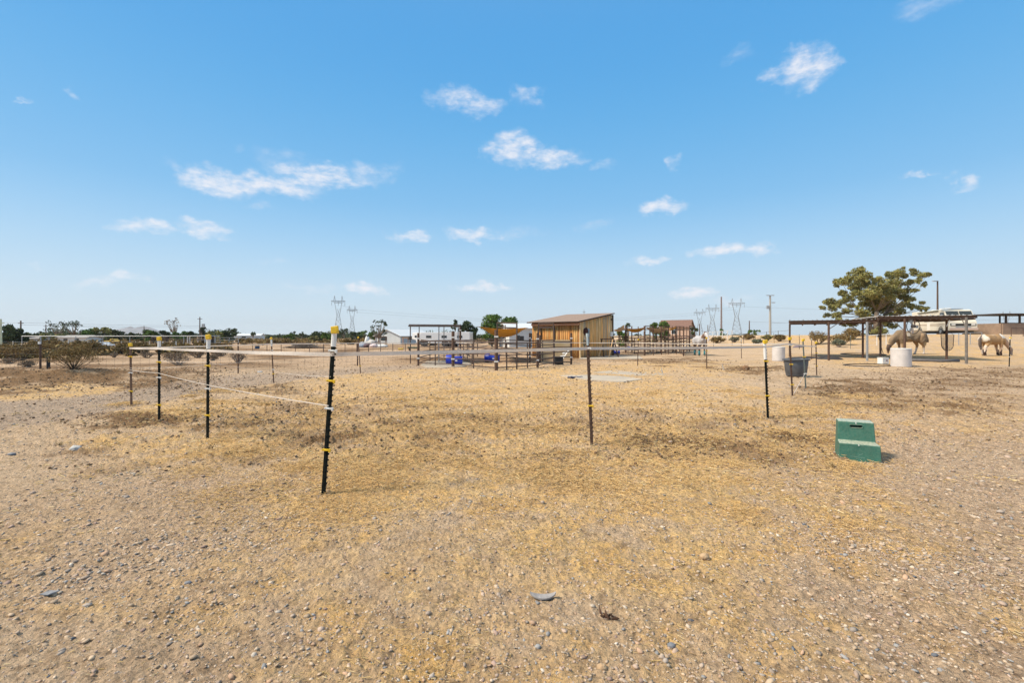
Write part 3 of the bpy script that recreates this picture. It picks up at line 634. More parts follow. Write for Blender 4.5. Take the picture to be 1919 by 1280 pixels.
# ------------------------------------------------------------------ right-hand shade shelters
def shelter(name, label, p0, p1, depth, z, base_posts, mt, ribs):
    """flat sheet roof from p0 to p1 (front edge), going back by depth"""
    o = thing(name, label, 'shade shelter', (p0[0], p0[1], 0)); d = Vector((p1[0]-p0[0], p1[1]-p0[1], 0)); L_ = d.length; d.normalize(); nrm = Vector((-d.y, d.x, 0))
    Rm = Matrix((( d.x, nrm.x, 0), (d.y, nrm.y, 0), (0, 0, 1)))
    def lp(a, b_, c): q = Rm @ Vector((a, b_, 0)); return (q.x, q.y, c)
    sh = MB(); n = int(L_/.23)                 # corrugated sheet
    for k in range(n):
        x0, x1 = k*L_/n, (k+1)*L_/n
        for (a0, a1, h0, h1) in ((x0, x0+(x1-x0)*.2, 0, .03), (x0+(x1-x0)*.2, x0+(x1-x0)*.4, .03, 0), (x0+(x1-x0)*.4, x1, 0, 0)):
            q = [lp(a0, -.12, z+h0), lp(a1, -.12, z+h1), lp(a1, depth+.12, z+h1), lp(a0, depth+.12, z+h0)]
            sh.quad(*q); sh.quad(*[(u[0], u[1], u[2]-.006) for u in reversed(q)])
    sh.build('roof_sheet', mt, o)
    for (yy, hh) in ((0, .14), (depth, .14), (depth/2, .10)):
        MB().box(lp(L_/2, yy, z-.012-hh/2), (L_, .09, hh), M=Rm).build('beam', M_rust, o)
    for k in range(ribs+1):
        MB().box(lp(.06+(L_-.12)*k/ribs, depth/2, z-.20), (.05, depth+.1, .06), M=Rm).build('rafter', M_rust, o)
        if k % 1 == 0: MB().tube([lp(.06+(L_-.12)*k/ribs, -.02, z+.02), lp(.06+(L_-.12)*k/ribs, -.02, z+.07)], .03, 6).build('bolt', M_galv, o)
    for (bx, by, mat_) in base_posts:
        q = G(bx, by); r_ = .055
        MB().tube([(q.x-p0[0], q.y-p0[1], q.z-.05), (q.x-p0[0], q.y-p0[1], z-.17)], r_, 8).build('post', mat_, o)
    return o, lp
zt_ = ZY(598.5, 27.0)
f0 = A(1478, 28.6); f1 = A(1643, 26.4)
sh1, lp1 = shelter('shade_shelter', 'low flat shade shelter of rusty sheet on pipe posts, the one at the left', f0, f1, 4.2, zt_-.03, ((1480, 669, M_pipe), (1553, 675.6, M_rust), (1617, 671, M_rust), (1625, 676.5, M_galv)), M_sheet, 6)
g0 = A(1643.5, 26.2); g1 = A(1829, 24.6)
zt2 = ZY(592, 25.4)
sh2, lp2 = shelter('shade_shelter', 'flat shade shelter hung with a fan and a hay net above the sheeted horse', g0, g1, 4.6, zt2, ((1695.5, 677, M_rust), (1774, 674.5, M_rust), (1811, 682, mat('grey_paint', (0.17, 0.15, 0.13, 1), .7, var=.3, scale=10)), (1650, 672, M_pipe)), M_sheet, 9)
for s_, (a, c) in ((sh2, (Q(1672, 601, 26), Q(1697, 621, 26.3))), (sh2, (Q(1780, 600, 24.9), Q(1774, 612, 25.0))), (sh2, (Q(1803, 599, 24.8), Q(1810, 614, 24.9))), (sh1, (Q(1578, 601, 27), Q(1555, 616, 27)))):
    a = a-s_.location; c = c-s_.location; MB().tube([a, c], .022, 6).build('brace', M_galv if s_ is sh2 else M_pipe, s_)
pp = G(1656, 672); b = MB(); b.tube([pp+Vector((.05, 0, 0)), Q(1647, 634, pp.y-.2), Q(1645, 588, pp.y-.4)], .018, 6)
tag(b.build('leaning_pole', mat('grey_wood', (0.13, 0.11, 0.10, 1), .8, var=.3)), 'thin pole leaning from the small bucket up to the shelter roof', 'pole')
# barn fan
c0 = Q(1711.5, 611.5, 25.6); t = thing('barn_fan', 'round caged barn fan hanging under the shelter roof', 'fan', c0, .15)
b = MB(); Rf = .40
b.tube([(Rf*1.05*math.cos(a), 0, Rf*math.sin(a)) for a in np.linspace(0, 2*PI, 33)], .018, 6); b.build('cage_rim', M_black, t)
b = MB()
for k in range(18):
    a = 2*PI*k/18; b.tube([(.06*math.cos(a), -.09, .06*math.sin(a)), (Rf*.6*math.cos(a), -.08, Rf*.6*math.sin(a)), (Rf*1.03*math.cos(a), 0, Rf*.98*math.sin(a))], .0028, 4)
b.build('cage_wires', M_galv, t)
b = MB(); b.lathe([(0, -.08), (.09, -.07), (.10, .06), (0, .08)], n=14).xf(Matrix.Rotation(PI/2, 4, 'X')); b.build('motor', mat('brown_motor', (0.05, 0.035, 0.03, 1), .5), t)
for k in range(3):
    a = PI/2+2*PI*k/3+.5; b = MB(); ca, sa = math.cos(a), math.sin(a)
    pr = [(.07, -.03), (.2, -.10), (.35, -.09), (.36, .04), (.2, .06), (.07, .03)]
    i = 0; b.v = [(u*ca-v*sa, .02+.10*v, u*sa+v*ca) for u, v in pr]+[(u*ca-v*sa, .026+.10*v, u*sa+v*ca) for u, v in pr]
    b.f = [tuple(range(6)), tuple(reversed(range(6, 12)))]+[((k2+1) % 6, k2, k2+6, (k2+1) % 6+6) for k2 in range(6)]; b.build('blade', M_galv, t)
b = MB().box((0, .04, -.27), (.09, .05, .30)); b.build('foot', mat('pale_metal', (.5, .42, .38, 1), .6), t); b = MB().box((.12, .03, .32), (.07, .04, .42)); b.build('bracket', mat('orange_brown_paint', (0.22, 0.09, 0.04, 1), .7), t)
# hay net
c0 = Q(1775.5, 642.5, 25.4); t = thing('hay_net', 'sagging black mesh hay net hanging from the shelter post', 'hay net', c0, .1)
def netpt(u, v):
    zz = .42-.84*v; wv = .42*(.92-.12*v) if v < .6 else .42*.85*math.sqrt(max(0, 1-((v-.6)/.42)**2)); return ((u*2-1)*wv*1.0, .10*math.sin(u*PI)*(.3+v), zz)
b = MB()
for k in range(15):
    b.tube([netpt(min(1, max(0, k/14+.02*math.sin(j*2))), j/12) for j in range(13)], .006, 4)
for j in range(13): b.tube([netpt(k/14, j/12) for k in range(15)], .005, 4)
b.build('mesh', M_black, t)
b = MB(); b.tube([netpt(0, j/12) for j in range(13)]+[netpt(1, j/12) for j in range(12, -1, -1)], .016, 5); b.tube([netpt(0, 0), (-.05, .02, .72), netpt(1, 0)], .008, 5); b.build('rope', M_black, t)
# coiled black pipe, ground mats
def hose(pts, r, label, m=M_black, name='black_pipe', cat='pipe'):
    b = MB(); b.tube([Vector((q.x, q.y, tz(q.x, q.y)+r*.8)) for q in pts], r, 7); return tag(b.build(name, m, smooth=True), label, cat)
def ring(px, py, rx, ry, n=26, wob=.05):
    c = G(px, py); rw = rx/F*c.y; dp = ry/F*c.y*c.y/CAMH; return [Vector((c.x+rw*(1+wob*math.sin(3*a))*math.cos(a), c.y+dp*math.sin(a), 0)) for a in np.linspace(0, 2*PI, n)]
hose(ring(1618, 664.5, 33, 1.6), .03, 'ring of black pipe lying behind the shelter posts')
hose(ring(1628, 685, 42, 1.8), .022, 'loop of black hose lying left of the white drum', name='black_hose', cat='hose')
hose([G(1706, 677), G(1740, 678), G(1765, 679), G(1796, 678.5)], .08, 'long thick grey black pipe lying between the drum and the shelter post', m=mat('dull_grey_pipe', (0.12, 0.11, 0.11, 1), .8, var=.2))
hose([G(1702, 676.5), G(1680, 674), G(1665, 671.5), G(1655, 673)], .03, 'thin dark hose lying behind the white drum', name='black_hose', cat='hose')
def mound(px, py, wpx, h, label, mt, name, cat, dd=1.2):
    c = G(px, py); rw = wpx/2/F*c.y; b = MB(); n = 26; k_ = 8
    for j in range(k_+1):
        for i in range(n):
            a = 2*PI*i/n; f = j/k_; x_ = c.x+rw*f*math.cos(a)*(1+.08*math.sin(3*a)); y_ = c.y+dd*f*math.sin(a); b.v.append((x_, y_, tz(x_, y_)+h*(1-f*f)*(1+.25*math.sin(x_*5)*math.cos(y_*4))-.01*(j == k_)))
    for j in range(k_):
        for i in range(n):
            a = j*n+i; e = j*n+(i+1) % n; b.f.append((a, a+n, e+n, e))
    return tag(b.build(name, mt, smooth=True), label, cat)
M_mat = mat('dark_tarp', (0.035, 0.033, 0.035, 1), .7, var=.3, scale=5)
mound(1508, 671, 62, .07, 'flat dark rubber mat on the ground behind the tub', M_mat, 'rubber_mat', 'mat', .7)
mound(1556, 673, 44, .22, 'humped dark rubber mat at the foot of the shelter post', M_mat, 'rubber_mat', 'mat', .7)
mound(1497, 651, 22, .2, 'purplish grey feed sack heap behind the shelter corner post', mat('purple_grey_cloth', (0.14, 0.11, 0.13, 1), .9, var=.4, scale=5), 'sack_heap', 'sacks', .4)

# ------------------------------------------------------------------ pipe corral of the middle pens
def panel(a, c, h, label, nr=5, group='corral panels of the middle pen', m=M_pipe, r=.022, z0=.12, mid=1, cat='corral panel', name='corral_panel'):
    a = Vector(a); c = Vector(c); o = thing(name, label, cat, a, 0, group); d = c-a
    for k in range(nr):
        f = z0+(h-z0)*k/(nr-1); MB().tube([Vector((0, 0, f)), d+Vector((0, 0, f))], r if k < nr-1 else r*1.3, 6).build('rail', m, o)
    for k in range(mid+2):
        q = d*(k/(mid+1)); MB().tube([q+Vector((0, 0, -.02)), q+Vector((0, 0, h))], r*1.2, 6).build('upright', m, o)
    return o
def cpost(px, by, ty, r, label, m=M_rust, D=None, caps=True, group='pen posts', lean=0):
    q = G(px, by) if D is None else A(px, D); z = ZY(ty, q.y); o = thing('pen_post', label, 'post', q, 0, group)
    MB().tube([(0, 0, -.05), (lean, 0, z-q.z)], r, 10).build('post_pipe', m, o)
    if caps:
        for f in (.22, .83):
            MB().box((lean*f, -r, (z-q.z)*f), (r*2.3, .05, .06)).build('insulator', M_white, o)
    return q
c1 = cpost(784, 684.6, 624, .055, 'thick rusty pen post at the left front corner with a yellow clip')
c2 = cpost(849, 687.8, 621, .07, 'thick rusty pen post in front of the near blue barrel')
c3 = cpost(930, 694, 618, .075, 'thickest rusty pen post in front of the far blue barrel')
c4 = cpost(1007.3, 688.5, 624, .055, 'rusty pen post at the left leg of the second overhead gate frame')
c5 = cpost(1070.5, 683, 624, .055, 'rusty pen post at the right end of the front pen line')
c6 = cpost(993, 680, 624, .05, 'rusty pen post just behind the first overhead gate frame')
c7 = cpost(862.5, 667.5, 609, .07, 'tall thick rusty post rising at the small metal shade roof')
c8 = cpost(947, 652, 609, .05, 'rusty far post holding the yellow shade sail', caps=False)
c9 = cpost(968.5, 676, 640, .05, 'short brown pen post beside the first overhead gate frame', caps=False)
c10 = cpost(1012, 680, 628, .05, 'brown double post left of the beige board', caps=False)
e1 = G(968.5, 692); e2 = G(1037.5, 684)
fr_pts = [c1, c2, c3, e1, c4, e2, c5]; H_p = 1.12
LB = ['front pen panel between the left corner post and the near barrel post', 'front pen panel between the two blue barrels', 'short front pen panel under the first overhead gate frame',
      'front pen panel between the two overhead gate frames', 'front pen panel under the second overhead gate frame', 'last front pen panel before the wooden shed']
for k in range(6): panel(fr_pts[k], fr_pts[k+1], H_p+.04*(k < 2), LB[k], mid=1 if k < 4 else 0)
bk = [c1, A(822, 30), c7, A(895, 33), c8]
LB = ['side pen panel going back from the left corner post', 'rear pen panel under the small metal shade roof', 'rear pen panel right of the tall thick post', 'rear pen panel behind the far blue barrel']
for k in range(4): panel(bk[k], bk[k+1], 1.15, LB[k])
panel(c7, A(885, 23.4), 1.15, 'dividing pen panel between the two blue barrels running front to back', mid=2)
panel(c6, G(1039, 676), 1.15, 'inner pen panel in front of the beige board', mid=1)
panel(A(932, 34), c6, 1.15, 'rear pen panel behind the yellow shade sail', mid=2)
def gate_frame(pa, pb, ztop, gap, label, m=M_pipe, group='overhead pen gate frames'):
    o = thing('gate_frame', label, 'gate frame', pa, 0, group); d = pb-pa; h = ztop-pa.z
    for q in (Vector((0, 0, 0)), d): MB().tube([q+Vector((0, 0, -.04)), q+Vector((0, 0, h))], .032, 8).build('upright', m, o)
    for z in (h, h-gap): MB().tube([Vector((0, 0, z)), d+Vector((0, 0, z))], .028, 8).build('crossbar', m, o)
    return o
q = A(932, e1.y+.3); gate_frame(q, e1, ZY(604.5, e1.y), .2, 'tall pipe gate frame in front of the yellow shade sail')
q = A(1009, e2.y+.2); gate_frame(q, e2, ZY(606.5, e2.y), .2, 'tall pipe gate frame in front of the shed left wall')

# small metal shade roof over the first pen
o = thing('pen_canopy', 'small flat metal shade roof on thin posts over the left pen', 'shade roof', (0, 0, 0))
zr = ZY(608.5, 24.5)
P4 = [Q(766, 609.5, 23.6), Q(862, 610.5, 24.4), Q(858, 610, 29.5), Q(783, 606.2, 29)]
P4 = [Vector((v.x, v.y, zr+.12*(k in (2, 3)))) for k, v in enumerate(P4)]
b = MB(); b.quad(*P4); b.quad(*[v+Vector((0, 0, -.05)) for v in reversed(P4)])
for k in range(4): b.quad(P4[k]+Vector((0, 0, -.05)), P4[(k+1) % 4]+Vector((0, 0, -.05)), P4[(k+1) % 4], P4[k])
b.build('roof_sheet', M_roofm, o)
for k in range(4):
    MB().tube([P4[k]+Vector((0, 0, -.09)), P4[(k+1) % 4]+Vector((0, 0, -.09))], .035, 6).build('beam', M_pipe, o)
for (px, D, mm_) in ((769, 24.2, M_pipe), (822.5, 24.1, M_galv), (858.5, 24.5, M_galv), (785.5, 28.6, M_pipe), (832, 29, M_galv)):
    q = A(px, D); MB().tube([(q.x, q.y, q.z), (q.x, q.y, zr-.05+.1*(D > 26))], .026, 6).build('post', mm_, o)
# shade sails
def sail(name, label, c4_, sagz, m, group):
    b = MB(); n = 14; cs = [Vector(c) for c in c4_]; ctr = sum(cs, Vector())/4
    for s_ in (0, -.008):
        base = len(b.v)
        for i in range(n+1):
            for j in range(n+1):
                u, v = i/n, j/n; p = cs[0].lerp(cs[1], u).lerp(cs[3].lerp(cs[2], u), v)
                pin = .16*(math.sin(PI*u)*abs(2*v-1)**2+math.sin(PI*v)*abs(2*u-1)**2); pc = p.lerp(ctr, pin)
                pc.z -= sagz*math.sin(PI*u)*math.sin(PI*v)+sagz*.5*(math.sin(PI*u)+math.sin(PI*v))*.5; b.v.append(tuple(pc+Vector((0, 0, s_))))
        for i in range(n):
            for j in range(n):
                a = base+i*(n+1)+j; q = (a, a+n+1, a+n+2, a+1); b.f.append(q if s_ == 0 else q[::-1])
    return tag(b.build(name, m, smooth=True), label, 'shade sail', group)
M_sail = mat('ochre_shade_cloth', (0.62, 0.33, 0.035, 1), .85, var=.12, scale=3)
M_sail2 = mat('sand_shade_cloth', (0.62, 0.50, 0.36, 1), .85, var=.1, scale=3)
sail('shade_sail', 'sagging ochre shade sail over the pen before the leafy trees', [Q(893, 611.5, 24), Q(990, 614, 23), Q(986, 614, 31), Q(905, 613.5, 31)], .38, M_sail, 'shade sails')
# blue barrels
def barrel(px, py, wpx, hpx, label, rz):
    p = G(px, py); s = F/p.y; L_ = wpx/s; r = hpx/s/2; o = thing('blue_barrel', label, 'barrel', (p.x, p.y+r, p.z), rz, 'blue feed barrels')
    pr = [(0, 0), (r*.9, 0), (r, .03), (r, L_*.30), (r*1.035, L_*.33), (r, L_*.36), (r, L_*.64), (r*1.035, L_*.67), (r, L_*.70), (r, L_-.03), (r*.9, L_), (0, L_)]
    n = 24; b = MB()
    for (rr_, z) in pr:
        for j in range(n):
            a = 2*PI*j/n; b.v.append((z-L_/2, rr_*math.cos(a), r+rr_*math.sin(a)))
    for k in range(len(pr)-1):
        for j in range(n):
            if 4 <= k <= 9 and 3 <= j <= 8: continue          # feeding opening cut in the upper side
            a = k*n+j; e = k*n+(j+1) % n; b.f.append((a, e, e+n, a+n))
    ob = b.build('barrel_shell', M_blue, o, smooth=True); so = ob.modifiers.new('so', 'SOLIDIFY'); so.thickness = .012
    MB().lathe([(0, 0), (.03, 0), (.03, .012), (0, .012)], n=10).xf(Matrix.Translation((-L_/2-.01, 0, r*1.5)) @ Matrix.Rotation(PI/2, 4, 'Y')).build('bung', M_white, o)
    MB().box((L_*.12, -r-.004, r*.9), (.10, .012, .07)).build('sticker', M_white, o)
barrel(850, 684, 31, 19, 'blue plastic barrel lying on its side behind the thick post, nearer one', .12)
barrel(922, 679, 28, 16.5, 'blue plastic barrel lying on its side, farther one left of the shed', -.1)
# concrete slabs (flush, part of the ground)
def slab(name, pts, m, th=.03):
    P_ = [G(*q) for q in pts]; zz = [v.z for v in P_]; b = MB(); n = len(P_)
    zt = max(zz)+th; b.v = [(v.x, v.y, zt) for v in P_]+[(v.x, v.y, zt-.25) for v in P_]
    b.f = [tuple(reversed(range(n)))]+[(k, (k+1) % n, (k+1) % n+n, k+n) for k in range(n)]
    return tag(b.build(name, m), kind='structure')
M_pad = mat('sandy_concrete', (0.36, 0.315, 0.26, 1), .9, scale=1.2, col2=(0.52, 0.43, 0.32, 1), bump=.3, bscale=20)
slab('concrete_pad', [(788, 685), (800, 689), (830, 690), (868, 688), (884, 683), (862, 676), (800, 678)], M_pad, .02)
slab('concrete_pad', [(1085, 673), (1130, 673.5), (1205, 673), (1199, 668), (1147, 667), (1088, 671)], M_pad, .02)
slab('concrete_pad', [(1110, 698), (1150, 695), (1235, 698), (1252, 703), (1190, 704)], M_pad, -.012)
slab('concrete_pad', [(1048, 705), (1105, 704), (1170, 706), (1204, 712), (1168, 717), (1110, 714)], M_pad, -.012)

# ------------------------------------------------------------------ wooden shed
def plank_mat():
    m = bpy.data.materials.new('cedar_planks'); m.use_nodes = True; t = m.node_tree; n = t.nodes; l = t.links; b = n['Principled BSDF']; b.inputs['Roughness'].default_value = .85
    a = n.new('ShaderNodeAttribute'); a.attribute_name = 'Col'
    tcn = n.new('ShaderNodeTexCoord'); mp = n.new('ShaderNodeMapping'); mp.inputs['Scale'].default_value = (9, 9, .6); l.new(tcn.outputs['Object'], mp.inputs[0])
    q = n.new('ShaderNodeTexNoise'); q.inputs['Scale'].default_value = 2.2; q.inputs['Detail'].default_value = 6; l.new(mp.outputs[0], q.inputs['Vector'])
    r = n.new('ShaderNodeValToRGB'); l.new(q.outputs[0], r.inputs[0]); r.color_ramp.elements[0].position = .3; r.color_ramp.elements[0].color = (.55, .48, .42, 1); r.color_ramp.elements[1].position = .62; r.color_ramp.elements[1].color = (1.12, 1.1, 1.05, 1)
    mx = n.new('ShaderNodeMix'); mx.data_type = 'RGBA'; mx.blend_type = 'MULTIPLY'; mx.inputs[0].default_value = 1; l.new(a.outputs['Color'], mx.inputs[6]); l.new(r.outputs[0], mx.inputs[7]); l.new(mx.outputs[2], b.inputs['Base Color'])
    return m
M_plank = plank_mat()
SA = Vector((4.41, 30.5)); dAB = Vector((.607, .795)); dAC = Vector((-.795, .607)); LAB, LAC = 4.78, 3.75
z0s = tz(4.4, 30.5); zlow, zhigh = 2.36, 3.02
shed = thing('wooden_shed', 'small wooden plank shed with a brown sloping roof beside the pens', 'shed', (SA.x, SA.y, z0s))
def planks(name, o2, d, L_, zf, cols, outward, parent, pw=.145, th=.022):
    V = []; Fs = []; Cs = []; n = int(L_/pw); pw = L_/n
    for k in range(n):
        a, c = k*pw+.006, (k+1)*pw-.006; jit = RNG.uniform(0, .008)
        for (s, z) in ((a, 0), (c, 0), (c, zf(c)), (a, zf(a))):
            for e in (0.01, th+jit): V.append((o2.x+d.x*s+outward.x*e, o2.y+d.y*s+outward.y*e, z))
        i = k*8; Fs += [(i+1, i+3, i+5, i+7), (i, i+1, i+7, i+6), (i+2, i+4, i+5, i+3), (i+6, i+7, i+5, i+4), (i, i+2, i+3, i+1), (i, i+6, i+4, i+2)]
        col = np.array(cols[RNG.randint(len(cols))])*RNG.uniform(.85, 1.12); Cs += [tuple(col)]*8
    return np_mesh(name, V, Fs, M_plank, parent, colors=Cs)
nAB = Vector((dAB.y, -dAB.x)); nAC = Vector((-dAC.y, dAC.x)); nAC = -dAB
zfAB = lambda s: zlow-.05+(zhigh-zlow)*s/LAB
WC = [(.90, .52, .20), (.80, .42, .14), (.92, .60, .28), (.72, .46, .22), (.86, .46, .15), (.58, .40, .24)]; WR = [(.50, .22, .055), (.58, .29, .09), (.54, .26, .07), (.42, .18, .05), (.62, .36, .13)]  # gable palette painted brighter and warmer to make up for missing sun
planks('gable_wall', Vector((0, 0)), dAB, LAB, zfAB, WC, nAB, shed)
planks('front_wall', Vector((0, 0)), dAC, LAC, lambda s: zlow-.05, WR, nAC, shed)
planks('rear_wall', dAB*LAB, dAC, LAC, lambda s: zhigh-.05, WR, dAB, shed)
planks('side_wall', dAC*LAC, dAB, LAB, zfAB, WR, dAC, shed)
b = MB(); oh = .18
def sp3(s, t_, z): q = dAB*s+dAC*t_; return Vector((q.x, q.y, z))
sl = (zhigh-zlow)/LAB; rc = [sp3(-.42, -.14, zlow-.42*sl), sp3(LAB+.12, -.14, zhigh+.12*sl), sp3(LAB+.12, LAC+oh, zhigh+.12*sl), sp3(-.42, LAC+oh, zlow-.42*sl)]
b.quad(*[v+Vector((0, 0, .07)) for v in rc]); b.quad(*reversed(rc))
for k in range(4): b.quad(rc[k], rc[(k+1) % 4], rc[(k+1) % 4]+Vector((0, 0, .07)), rc[k]+Vector((0, 0, .07)))
b.build('roof', mat('brown_shingle', (0.20, 0.13, 0.095, 1), .9, scale=14, col2=(0.36, 0.26, 0.20, 1), bump=.5), shed)
M_trim = mat('dark_trim', (0.05, 0.03, 0.02, 1), .7)
for a, c in ((0, 1), (3, 0), (1, 2)):
    d = (rc[c]-rc[a]); b = MB(); nn = 1; b.tube([rc[a]+Vector((0, 0, .03)), rc[c]+Vector((0, 0, .03))], .035, 4); b.build('fascia', M_trim, shed)
b = MB(); b.tube([sp3(-.03, -.04, 0), sp3(-.03, -.04, zlow-.06)], .07, 4); b.build('corner_board', mat('pale_board', (0.60, 0.42, 0.22, 1), .85, var=.15, scale=6), shed)
b = MB(); b.tube([sp3(LAB+.03, -.05, 0), sp3(LAB+.03, -.05, zhigh-.06)], .05, 4); b.build('corner_board', M_trim, shed)
b = MB(); b.tube([sp3(-.10, .0, zlow-.16), sp3(-.10, LAC, zlow-.16)], .09, 4); b.build('eave_board', mat('pinkish_board', (0.52, 0.33, 0.24, 1), .8, var=.1), shed)
# door opening in the front wall
b = MB(); 
for (s0, s1, z0, z1) in ((1.9, 3.0, .1, 2.0),):
    for ss_ in (s0, s1): b.tube([sp3(-.05, ss_, z0), sp3(-.05, ss_, z1)], .045, 4)
    b.tube([sp3(-.05, s0, z1), sp3(-.05, s1, z1)], .045, 4)
dr = b.build('door', M_trim, shed)
# things fixed on the gable wall
def wallpt(s, z, e=.05): q = dAB*s+nAB*e; return Vector((q.x, q.y, z))
MBx = Matrix(((dAB.x, nAB.x, 0), (dAB.y, nAB.y, 0), (0, 0, 1)))
b = MB().box(wallpt(4.45, 1.55, .10), (.30, .14, .34), M=MBx); eb = b.build('meter_box', M_white, shed, bevel=.01)
b = MB().box(wallpt(4.55, 2.62, .09), (.14, .12, .10), M=MBx); b.build('wall_lamp', M_black, shed)
b = MB().tube([wallpt(4.50, 1.05, .06), wallpt(4.52, .82, .09), wallpt(4.42, .75, .10), wallpt(4.40, 1.0, .08)], .045, 6); b.build('hose_reel', M_black, shed)
b = MB().tube([wallpt(4.5, 1.4, .05), wallpt(4.5, .4, .05)], .015, 5); b.build('conduit', M_galv, shed)
wp = lambda s, z, e: Vector((SA.x, SA.y, z0s))+wallpt(s, z, e)
def lump(name, label, cat, c, s, m, seed=1, amp=.25, group=None):
    v, f = ico(3); r_ = np.random.RandomState(seed); n_ = 1+amp*fbm(v[:, 0]*2+seed, v[:, 1]*2+v[:, 2]*1.7, 3, seed)*2
    V = v*n_[:, None]*np.array(s)+np.array(c); o = np_mesh(name, V, f, m, smooth=True); return tag(o, label, cat, group) if label else o
lump('hanging_halter', 'dark red and black tack hanging high on the shed wall corner', 'horse tack', wp(.55, 1.72, .10), (.17, .10, .20), mat('dark_red_tack', (0.10, 0.02, 0.015, 1), .8, scale=10, col2=(0.02, 0.015, 0.015, 1)), 3, .5)
o = thing('hanging_rope', 'coiled dark lead rope hanging on the shed wall below the red tack', 'rope', wp(.45, .95, .09)); b = MB(); b.tube([(.12*math.cos(a)*dAB.x, .12*math.cos(a)*dAB.y, .20*math.sin(a)) for a in np.linspace(0, 4*PI, 40)], .022, 5); b.build('coil', mat('teal_rope', (0.05, 0.12, 0.12, 1), .8, var=.3), o); MB().tube([(0, 0, .2), (.02, 0, .38)], .016, 5).build('hook', M_white, o)
o = tag(MB().box(wp(1.05, 1.62, .07), (.24, .05, .58), M=MBx).box(wp(1.05, 1.10, .07), (.20, .05, .34), M=MBx).build('towel', mat('pale_blue_cloth', (0.34, 0.42, 0.48, 1), .9, scale=6, col2=(0.14, 0.2, 0.22, 1)), bevel=.02), 'pale blue cloth hanging on the shed wall above the tape', 'cloth')
# sawhorse leaning in front of the gable
c0 = G(1137, 669.5); o = thing('saddle_rack', 'tall wooden sawhorse saddle rack with crossed legs by the shed corner', 'saddle rack', c0)
hz_ = ZY(635.5, c0.y)-c0.z
MB().box((0, 0, hz_), (.86, .07, .07)).build('top_beam', M_rust, o)
for (xa, xb, dy, mm_) in ((.42, .08, -.35, 'l'), (-.22, -.62, -.30, 'l'), (-.36, -.12, .35, 'd'), (.46, .78, -.05, 'd')):
    MB().tube([(xa, 0, hz_), (xb, dy, -.03)], .045, 4).build('leg', M_rust if mm_ == 'd' else mat('new_lumber', (0.56, 0.35, 0.17, 1), .8, var=.15), o)
# board, ramp and black tub in the pen before the shed
q = A(1030, 27.5); tag(MB().box((q.x+.25, q.y, q.z+.62), (2.1, .05, 1.15)).build('board_sheet', mat('beige_board', (0.52, 0.38, 0.20, 1), .9, scale=2, col2=(0.60, 0.46, 0.28, 1)), bevel=.01), 'beige plywood board standing behind the second gate frame', 'board')
q = A(1060, 25.0); o = thing('ramp_stool', 'small white plastic steps beside the dark tub', 'steps', q)
for k in range(4): MB().box((-.25+.12*k, 0, .20+.17*k), (.30, .35, .05), M=Matrix.Rotation(-.3, 3, 'Y')).build('tread', M_white, o)
for sy_ in (-.17, .17): MB().tube([(-.3, sy_, .02), (.22, sy_, .78)], .03, 4).build('side_rail', M_white, o)
q = G(1047.5, 683.5); o = thing('feed_tub', 'square black feed tub at the foot of the second gate frame', 'tub', q, .1)
b = MB(); b.box((0, .2, .19), (.44, .40, .38)); b.build('tub_body', M_black, o, bevel=.03); MB().box((0, .2, .385), (.48, .44, .03)).build('rim', M_black, o, bevel=.008)
q = G(1083, 709); b = MB()
for k in range(3): b.tube([(q.x-.25+.16*k+.09*math.cos(a), q.y+.10*math.sin(a), q.z+.03+.02*math.sin(2*a)) for a in np.linspace(0, 2*PI, 12)], .022, 5)
tag(b.build('rope_coil', mat('dark_blue_rope', (0.03, 0.04, 0.09, 1), .8, var=.4, scale=20)), 'tangled dark blue rope lying on the pale pad', 'rope')

# ------------------------------------------------------------------ far pens on the right
cols = [(1172.6, 661, 611), (1208, 665.5, 611), (1224, 661, 611), (1239, 662, 612), (1252.5, 661, 612), (1267, 660, 611), (1281, 667, 612), (1292.5, 656, 611), (1302, 652, 611)]
fp = []
for k, (px, by, ty) in enumerate(cols):
    fp.append(cpost(px, by, ty, .075 if k in (0, 1, 3, 5) else .05, '%s rusty post from the left in the far pens beyond the shed' % ORD[k], group='far pen posts', caps=k % 2 == 1))
for k in range(8):
    panel(fp[k], fp[k+1], 1.25, '%s rusty panel from the left in the front row of the far pens' % ORD[k], nr=6, group='far pen panels', m=M_rust, mid=1 if k in (0,) else 0, r=.026)
for k, (pa, pb) in enumerate(((1150, 1172.6), (1160, 1215), (1215, 1262), (1262, 1312))):
    D = 42 if k else 34.5; a_ = A(pa, D); b2 = A(pb, D+.5 if k else fp[0].y); panel(a_, b2, 1.35, ['rusty panel joining the shed corner to the first far pen post', 'rear row rusty panel under the sand coloured sail', 'rear row rusty panel under the middle sail', 'rear row rusty panel next to the horse in teal boots'][k], nr=6, group='far pen panels', m=M_rust, mid=0, r=.022)
for k, (px, D, ty, pw) in enumerate(((1160, 38, 614, 1), (1184, 40, 611, 1), (1196, 38.5, 612, 0), (1218, 40, 612, 1), (1231, 38, 611, 0), (1246, 40, 612, 1), (1260, 38.5, 611, 0), (1274, 40, 612, 1), (1287, 42, 612, 0))):
    q = A(px, D); q2 = A(px+17, D+(2 if k % 2 else -1.5)); cpost(px, 0, ty, .05 if pw else .035, '%s rusty post from the left in the rear row of the far pens' % ORD[k], D=D, group='far pen posts', caps=False)
    panel(q, q2, 1.35, '%s rusty cross panel from the left in the rear row of the far pens' % ORD[k], nr=6, group='far pen panels', m=M_rust, mid=0, r=.018)
gate_frame(A(1239.5, 35), A(1252.5, 35.3), ZY(612, 35), .25, 'middle overhead frame of the far pens', M_rust)
